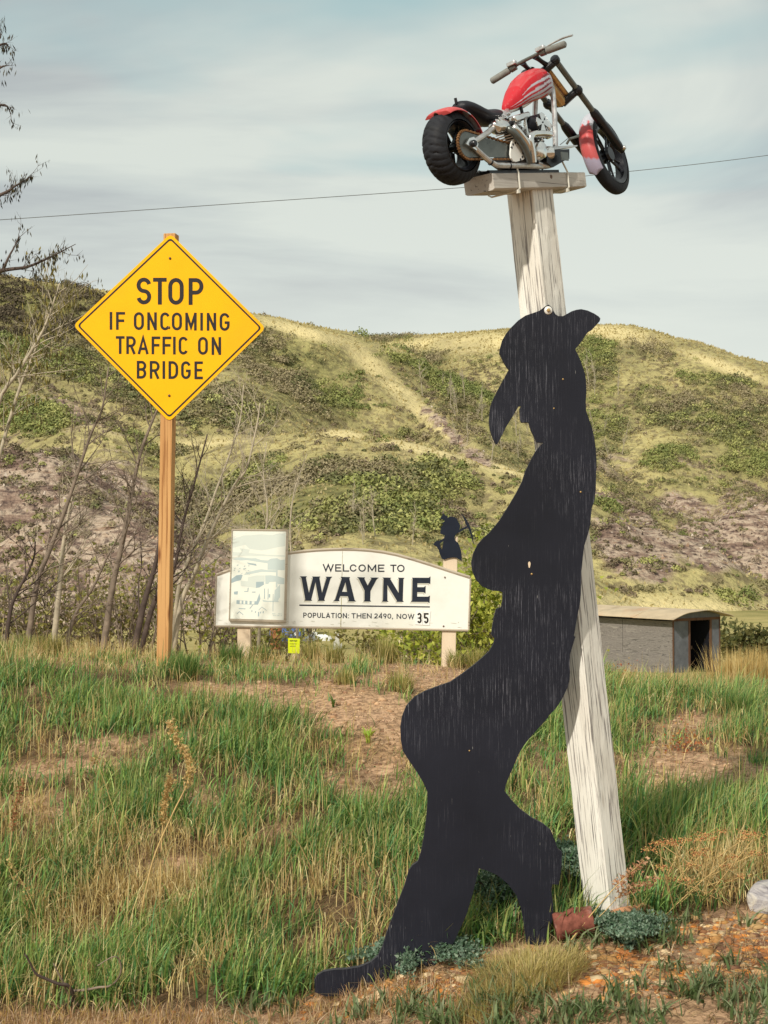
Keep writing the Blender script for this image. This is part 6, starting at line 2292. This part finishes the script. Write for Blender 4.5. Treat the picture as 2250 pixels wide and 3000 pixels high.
# ------------------------------------------------------------------ single plants
def tuft(name, label, base_, n, L, W, spread, pal_, lean_=.3, group=None, cat='grass', rad=.05):
    o = empty(name, base_, label, cat, group)
    a = rng.uniform(0, 6.28, n)
    rr = np.sqrt(rng.uniform(0, 1, n)) * rad
    B_ = base_ + np.stack([np.cos(a) * rr, np.sin(a) * rr, np.zeros(n)], 1)
    B_[:, 2] = ground_z(B_[:, 0], B_[:, 1])
    cc = np.array(pal_)[rng.integers(0, len(pal_), n)] * rng.uniform(.75, 1.15, (n, 1))
    V_, T_, C_ = blades(B_, rng.uniform(.4, 1.0, n) * L, rng.uniform(.6, 1.2, n) * W, a + rng.normal(0, .5, n), rng.gamma(2, spread, n), cc, seg=4)
    tri_obj('blades', V_, T_, M['veg'], o, cols=C_)
    nd_ = max(8, n // 8)
    a = rng.uniform(0, 6.28, nd_)
    B2 = base_ + np.stack([np.cos(a) * rad * .9, np.sin(a) * rad * .9, np.zeros(nd_)], 1)
    B2[:, 2] = ground_z(B2[:, 0], B2[:, 1])
    V_, T_, C_ = blades(B2, rng.uniform(.2, .6, nd_) * L, np.full(nd_, W), a, rng.uniform(.8, 1.6, nd_), np.tile(np.array(S(150, 112, 78)), (nd_, 1)) * rng.uniform(.6, 1.1, (nd_, 1)))
    tri_obj('dead_skirt', V_, T_, M['veg'], o, cols=C_)['kind'] = 'stuff'
    return o


BG = [S(168, 160, 96), S(188, 176, 112), S(142, 142, 78), S(200, 184, 128), S(128, 132, 72)]
GG = [S(96, 128, 66), S(114, 144, 76), S(140, 152, 84), S(84, 116, 62)]
TN = [S(206, 180, 118), S(190, 160, 100), S(216, 194, 138)]
G3 = 'bunch grass clumps along the crest of the bank'
for (px_, py_, n, L_, sp_r, pal_, lab) in [
    (672, 1428, 260, .20, .12, BG, 'tan bunch grass clump just right of the lime notice board'),
    (722, 1432, 200, .17, .13, BG, 'second tan bunch grass clump beside the lime notice board, towards the black figure'),
    (832, 1432, 260, .23, .12, BG, 'tall bunch grass clump on the crest below the word WAYNE'),
    (868, 1496, 180, .15, .14, BG, 'low spreading bunch grass clump below the tall one on the crest'),
    (985, 1430, 220, .17, .14, BG + GG[2:3], 'bunch grass clump at the foot of the right-hand welcome sign post'),
    (1030, 1432, 220, .22, .16, BG, 'tall thin bunch grass clump against the black figure, by its waist'),
    (745, 1478, 120, .11, .15, BG, 'small bunch grass clump alone on the bare soil'),
    (560, 1420, 320, .17, .16, GG + BG[:2], 'green bunch grass clump under the framed village picture'),
    (500, 1440, 260, .18, .16, GG, 'bright green grass clump between the yellow sign post and the welcome sign'),
    (400, 1470, 260, .20, .15, GG, 'dark green coarse grass clump just right of the yellow sign post'),
    (352, 1425, 160, .11, .16, BG, 'short tan grass clump round the foot of the yellow sign post'),
    (60, 1405, 320, .20, .15, GG[:2] + BG[:3], 'large grass clump on the crest at the far left edge'),
    (110, 1418, 260, .18, .16, BG, 'tan grass clump second from the far left edge of the crest'),
    (1500, 1478, 320, .22, .11, GG[2:] + BG, 'upright bunch grass clump in front of the shed doorway'),
    (1612, 1470, 320, .20, .15, BG + GG[2:3], 'bunch grass clump on the crest near the right edge, below tall tan grass'),
    (1345, 1500, 160, .15, .16, BG, 'tan grass clump beside the white leaning post, left of the shed'),
    (1590, 1545, 240, .16, .16, GG, 'green grass clump at the right edge below the crest')]:
    tuft('grass_clump', lab, G(px_, py_), int(n * 1.5), L_ * 1.15, .0048, sp_r * 1.15, pal_, group=G3, rad=.07)
for k_, (px_, d_) in enumerate([(1590, 13.0), (1625, 13.6), (1665, 13.2)]):
    b_ = gpt(px_, d_)
    tuft('tall_grass', ['tall tan reed grass just right of the shed', 'thickest tall tan reed grass right of the shed, near the right edge', 'tall tan reed grass cut by the right edge of the picture'][k_], b_, 700, .55, .007, .06, TN, group='tall tan grass right of the shed', rad=.26)
tuft('grass_mound', 'low mound of fine pale yellow grass on the gravel between the figure\'s feet', G(1140, 2118), 2600, .085, .0022, .34, [S(196, 178, 116), S(176, 162, 96), S(210, 192, 136), S(150, 142, 84)], rad=.19)
tuft('grass_mound', 'smaller mound of fine pale yellow grass at the bottom, below the larger mound', G(1060, 2185), 900, .07, .0022, .24, [S(196, 178, 116), S(176, 162, 96), S(150, 142, 84)], rad=.12)


def leaf_plant(name, label, base_, n, L, W, pal_, up=.3):
    o = empty(name, base_, label, 'weed')
    a = np.linspace(0, 6.28 * 2.4, n) + rng.normal(0, .2, n)
    cc = np.array(pal_)[rng.integers(0, len(pal_), n)] * rng.uniform(.85, 1.15, (n, 1))
    for q in range(n):
        V_, T_, C_ = blades(base_[None] + 0.0, np.array([L * rng.uniform(.6, 1)]), np.array([W]), a[q:q + 1], np.array([rng.uniform(.3, .9)]), cc[q:q + 1], seg=5)
        tri_obj('leaf', V_, T_, M['veg'], o, cols=C_)
    return o


leaf_plant('leafy_weed', 'bright yellow green leafy weed alone on the bare soil left of the figure\'s hip', G(795, 1608), 11, .12, .022, [S(170, 190, 70), S(190, 204, 92), S(150, 176, 60)])
leaf_plant('leafy_weed', 'dark green leafy weed on the bare soil above the bright yellow green one', G(720, 1530), 9, .09, .016, [S(96, 122, 62), S(112, 136, 70)])


# prostrate juniper: lying branches thick with small blue green needles
def juniper(label, spots, n, group, size=.014, rise=.035):
    b0_ = G(*spots[0])
    o = empty('creeping_juniper', b0_, label, 'shrub', group)
    g = np.random.default_rng(int(spots[0][0]))
    mb, C = MB(), []
    for (px_, py_) in spots[1:]:
        e = G(px_, py_)
        for kk in range(4):
            e2 = e + g.normal(0, .06, 3) * np.array([1, 1, .2]) + np.array([0, 0, rise * g.uniform(.5, 1.6)])
            mid = (b0_ + e2) / 2 + np.array([0, 0, rise * g.uniform(.4, 1.2)])
            pt_ = smooth_path([b0_ + np.array([0, 0, .005]), mid, e2], 7)
            mb.tube(pt_, np.linspace(.005, .0012, len(pt_)), 4, cap=False)
            for q in pt_[3:]:
                for _ in range(3):
                    d = g.normal(0, 1, 3)
                    d /= np.linalg.norm(d)
                    d[2] = abs(d[2]) * .5
                    ln = g.uniform(.02, .065)
                    for s_ in np.linspace(.2, 1, 6):
                        C.append(q + d * ln * s_)
    mb.build('branches', M['bark_dark'], o, smooth=True)
    C = np.array(C)
    C = np.repeat(C, max(1, int(n / len(C)) + 1), axis=0)
    C = C + g.normal(0, .005, C.shape)
    cc = np.array([S(122, 146, 126), S(104, 130, 108), S(146, 164, 142), S(88, 114, 88)])[g.integers(0, 4, len(C))] * g.uniform(.7, 1.2, (len(C), 1))
    Vv, T, cv = leaf_tris(C, g.uniform(.5, 1.1, len(C)) * size, cc, .2)
    tri_obj('needles', Vv, T, M['veg'], o, cols=cv)


G4 = 'creeping junipers round the figure'
juniper('blue green creeping juniper over the ankle of the figure\'s front boot', [(900, 2085), (820, 2085), (860, 2068), (930, 2062), (980, 2075), (1000, 2090), (790, 2100), (900, 2098)], 7000, G4)
juniper('blue green creeping juniper growing between the figure\'s two legs', [(1085, 1990), (1050, 1970), (1110, 1960), (1060, 2005), (1120, 1990), (1130, 1970), (1040, 1990)], 5000, G4, .015, .09)
juniper('creeping juniper on the gravel right of the red log', [(1340, 2035), (1300, 2035), (1390, 2030), (1350, 2022), (1370, 2045), (1320, 2048)], 4500, G4)
juniper('small creeping juniper against the left side of the white post foot', [(1250, 1940), (1225, 1915), (1240, 1900), (1262, 1920), (1215, 1930)], 3000, G4, .015, .08)

# logs, branch, rock
M['log'] = plain('red_brown_log', S(122, 74, 62), 0.9, 0.1, var=0.5, scale=38, dirt=S(150, 134, 126))
M['log_pale'] = plain('peeled_branch', S(190, 140, 104), 0.85, 0.15, var=0.3, scale=30)
M['stone'] = None


def log(name, label, a, b, r0, mat, bend=.02):
    o = empty(name, (a + b) / 2, label, 'log')
    pts_ = smooth_path([a, (a + b) / 2 + np.array([0, 0, bend]), b], 8)
    mb = MB().tube(pts_, [r0 * (1 + .05 * math.sin(i * .9)) for i in range(len(pts_))], 14)
    mb.v = [tuple(np.array(v) + r0 * .22 * (float(fbm(np.array(v[0] * 30), np.array(v[2] * 40 + v[1] * 20), 2, 3)) - .5)) for v in mb.v]
    mb.build('stem', M[mat], o, smooth=True, auto=50)
    MB().tube([pts_[6], pts_[6] + np.array([.012, -.02, r0 * 1.25])], [r0 * .25, r0 * .12], 7).build('knot_stub', M[mat], o, smooth=True)
    return o


q1, q2 = G(1195, 2030), G(1275, 2008)
log('short_log', 'short red brown log lying behind the figure\'s rear boot heel', q1 + np.array([0, -.05, .045]), q2 + np.array([0, -.05, .045]), .046, 'log', .004)
q1, q2 = G(1262, 2020), G(1400, 1978)
log('peeled_branch', 'peeled pinkish branch lying at the foot of the white leaning post', q1 + np.array([0, 0, .02]), q2 + np.array([0, .0, .02]), .017, 'log_pale', .01)


def stone_mat():
    m, n, l, b = mat_base('white_rock', 0.85, 0.2)
    f = n_noise(n, l, 9, 7, sc=(1, 1, 2.2), dist=1.2)
    c = n_ramp(n, l, f, [(0.32, S(104, 100, 104)), (0.44, S(160, 156, 158)), (0.6, S(196, 190, 180)), (0.7, S(168, 148, 118))])
    l.new(c, b.inputs['Base Color'])
    n_bump(n, l, b, f, .7, .02)
    return m


M['stone'] = stone_mat()
rk = G(1672, 1965)
import bmesh
bm = bmesh.new()
bmesh.ops.create_icosphere(bm, subdivisions=4, radius=1)
rr_ = random.Random(4)
pl_n = [Vector((rr_.gauss(0, 1), rr_.gauss(0, 1), rr_.gauss(0, 1))).normalized() for _ in range(19)]
for v in bm.verts:
    co = v.co.copy()
    for pn in pl_n:
        dd = co.dot(pn) - .8
        if dd > 0:
            co -= pn * dd * .95
    v.co = Vector((co.x * .13, co.y * .11, co.z * .085)) * (1 + .10 * (float(fbm(np.array(co.x * 3 + 5), np.array(co.y * 3 + co.z * 2), 3, 8)) - .5))
me = bpy.data.meshes.new('rock')
bm.to_mesh(me)
bm.free()
me.materials.append(M['stone'])
ro = link('rock', me)
ro.location = (rk[0] + .035, rk[1], rk[2] + .03)
tag(ro, 'pale grey white rock half out of the picture at the right edge', 'rock')

zb = lambda pts: [(60 + x * 400 / 1659, 2760 + y * 400 / 1659) for x, y in pts]
K1659 = 1659 / 2250.0
gb = G(200 * K1659, 2945 * K1659)
br_ = empty('dead_branch', gb, 'dark crooked dead branch lying in the grass at the bottom left', 'branch')
for pts_z, r0, nm in [([(560, 780), (630, 690), (625, 600), (570, 525), (470, 510), (330, 455), (190, 385), (120, 260), (60, 150)], .0085, 'stem'), ([(700, 770), (620, 690), (560, 600), (530, 510), (470, 400), (400, 260)], .006, 'side_branch'), ([(630, 595), (800, 580), (950, 550), (1080, 535), (1180, 450), (1225, 330), (1190, 200), (1110, 185), (930, 290)], .005, 'side_branch'), ([(1085, 530), (1020, 650), (940, 780)], .003, 'side_branch')]:
    pp = smooth_path([P(x, y, gb[1] - .02 - .02 * i) for i, (x, y) in enumerate(zb(pts_z))], 5)
    MB().tube(pp, np.linspace(r0, r0 * .35, len(pp)), 7).build(nm, M['bark_dark'] if nm == 'stem' else M['bark'], br_, smooth=True)


# tall seed stalks
def stalk(label, px_pts, plume, nseed, group, r0=.0022, colr=(S(196, 170, 112), S(176, 144, 94)), cat='seed stalk', droop=.5):
    b_ = G(*px_pts[0])
    o = empty('seed_stalk', b_, label, cat, group)
    pp = [b_] + [Q(x, y, b_[1] + .01 * i) for i, (x, y) in enumerate(px_pts[1:])]
    sp_l = smooth_path(pp, 6)
    MB().tube(sp_l, np.linspace(r0, r0 * .35, len(sp_l)), 5).build('stem', M['straw'], o, smooth=True)
    if nseed:
        n0 = int(len(sp_l) * plume)
        C = []
        for _ in range(nseed):
            q = sp_l[rng.integers(n0, len(sp_l))]
            C.append(q + rng.normal(0, .009, 3) + np.array([0, 0, -abs(rng.normal(0, .012)) * droop]))
        C = np.array(C)
        cc = np.array(colr)[rng.integers(0, len(colr), nseed)] * rng.uniform(.7, 1.2, (nseed, 1))
        Vv, T, cv = leaf_tris(C, rng.uniform(.007, .015, nseed), cc, .1)
        tri_obj('seed_head', Vv, T, M['veg'], o, cols=cv)['kind'] = 'stuff'


M['straw'] = plain('straw_stem', S(190, 160, 108), 0.8, 0.2, var=0.2, scale=30)
G5 = 'tall dry seed stalks in the grass on the left'
stalk('tallest dry seed stalk, its plume arching over left of the figure\'s knee', [(300, 2000), (330, 1860), (372, 1760), (405, 1690), (408, 1640), (385, 1600), (368, 1560)], .5, 520, G5, .0042, (S(214, 188, 130), S(196, 164, 110)))
stalk('straight dry seed stalk with a thick plume left of the tallest arching stalk', [(345, 1985), (348, 1850), (355, 1740), (368, 1680)], .55, 420, G5, .004, (S(206, 178, 120), S(186, 152, 100)))
stalk('dry reddish seed stalk at the far left edge of the grass', [(15, 1900), (25, 1800), (35, 1740), (50, 1690)], .4, 230, G5, .0026, (S(176, 132, 92), S(150, 106, 76)))
stalk('thin bare straight straw standing alone left of the figure\'s boot', [(618, 1960), (616, 1800), (614, 1640)], .9, 0, G5, .0018)
stalk('slanting dry seed stalk between the far left one and the tallest arching stalk', [(280, 1900), (245, 1750), (215, 1660), (205, 1640)], .85, 40, G5, .0018)
stalk('pale straw leaning left near the bottom left corner', [(95, 2060), (70, 1950), (20, 1860)], .6, 60, G5, .002)
stalk('pink dry grass plume slanting across the foot of the white leaning post', [(1225, 2045), (1290, 1960), (1340, 1905), (1392, 1858)], .6, 150, 'dry plumes at the post foot', .003, (S(206, 164, 130), S(190, 140, 108)))
stalk('second dry grass plume lying lower across the foot of the white leaning post', [(1240, 2030), (1300, 1975), (1350, 1925), (1410, 1900)], .6, 150, 'dry plumes at the post foot', .0022, (S(206, 164, 130), S(180, 130, 98)))

# dried yarrow: stems topped by flat rusty heads
yb = G(1500, 1975)
yr = empty('dried_yarrow', yb, 'rust brown dried yarrow clump with many flat seed heads, right of the white post', 'weed')
ry_ = random.Random(8)
for k in range(26):
    b_ = G(ry_.uniform(1420, 1590), ry_.uniform(1935, 1985))
    tx, ty = ry_.uniform(1400, 1640), ry_.uniform(1795, 1905)
    tp = Q(tx, ty, b_[1] + ry_.uniform(-.08, .08))
    sp_l = smooth_path([b_, (b_ + tp) / 2 + np.array([ry_.gauss(0, .015), 0, .01]), tp], 4)
    st_ = MB().tube(sp_l, .0016, 4).build('stem', M['straw'], yr, smooth=True)
    nn = 46
    C = tp + rng.normal(0, 1, (nn, 3)) * np.array([.016, .016, .004])
    cc = np.array([S(176, 118, 76), S(150, 96, 62), S(200, 150, 100), S(190, 160, 96)])[rng.integers(0, 4, nn)] * rng.uniform(.7, 1.2, (nn, 1))
    V_, T_, C_ = pebbles(C, rng.uniform(.0018, .0036, nn), cc, .8)
    tri_obj('flower_head', V_, T_, M['vcol'], st_, cols=C_)['kind'] = 'stuff'
for (px_, py_, lab) in [(1480, 1625, 'small rust red dried weed on the bare slope right of the white post'), (1335, 1478, 'small rust red weed at the crest beside the white post')]:
    b_ = G(px_, py_)
    o = empty('dried_weed', b_, lab, 'weed')
    nn = 160
    C = b_ + np.abs(rng.normal(0, 1, (nn, 3))) * np.array([.06, .05, .07]) * np.where(rng.uniform(0, 1, (nn, 3)) < .5, -1, 1) ** np.array([1, 1, 2])
    C[:, 2] = np.maximum(C[:, 2], b_[2])
    cc = np.array([S(180, 110, 66), S(160, 84, 60), S(190, 150, 86)])[rng.integers(0, 3, nn)]
    Vv, T, cv = leaf_tris(C, rng.uniform(.01, .02, nn), cc, .2)
    tri_obj('leaves', Vv, T, M['veg'], o, cols=cv)
    MB().tube([b_, b_ + np.array([.005, 0, .09])], [.003, .001], 5).build('stem', M['log'], o)
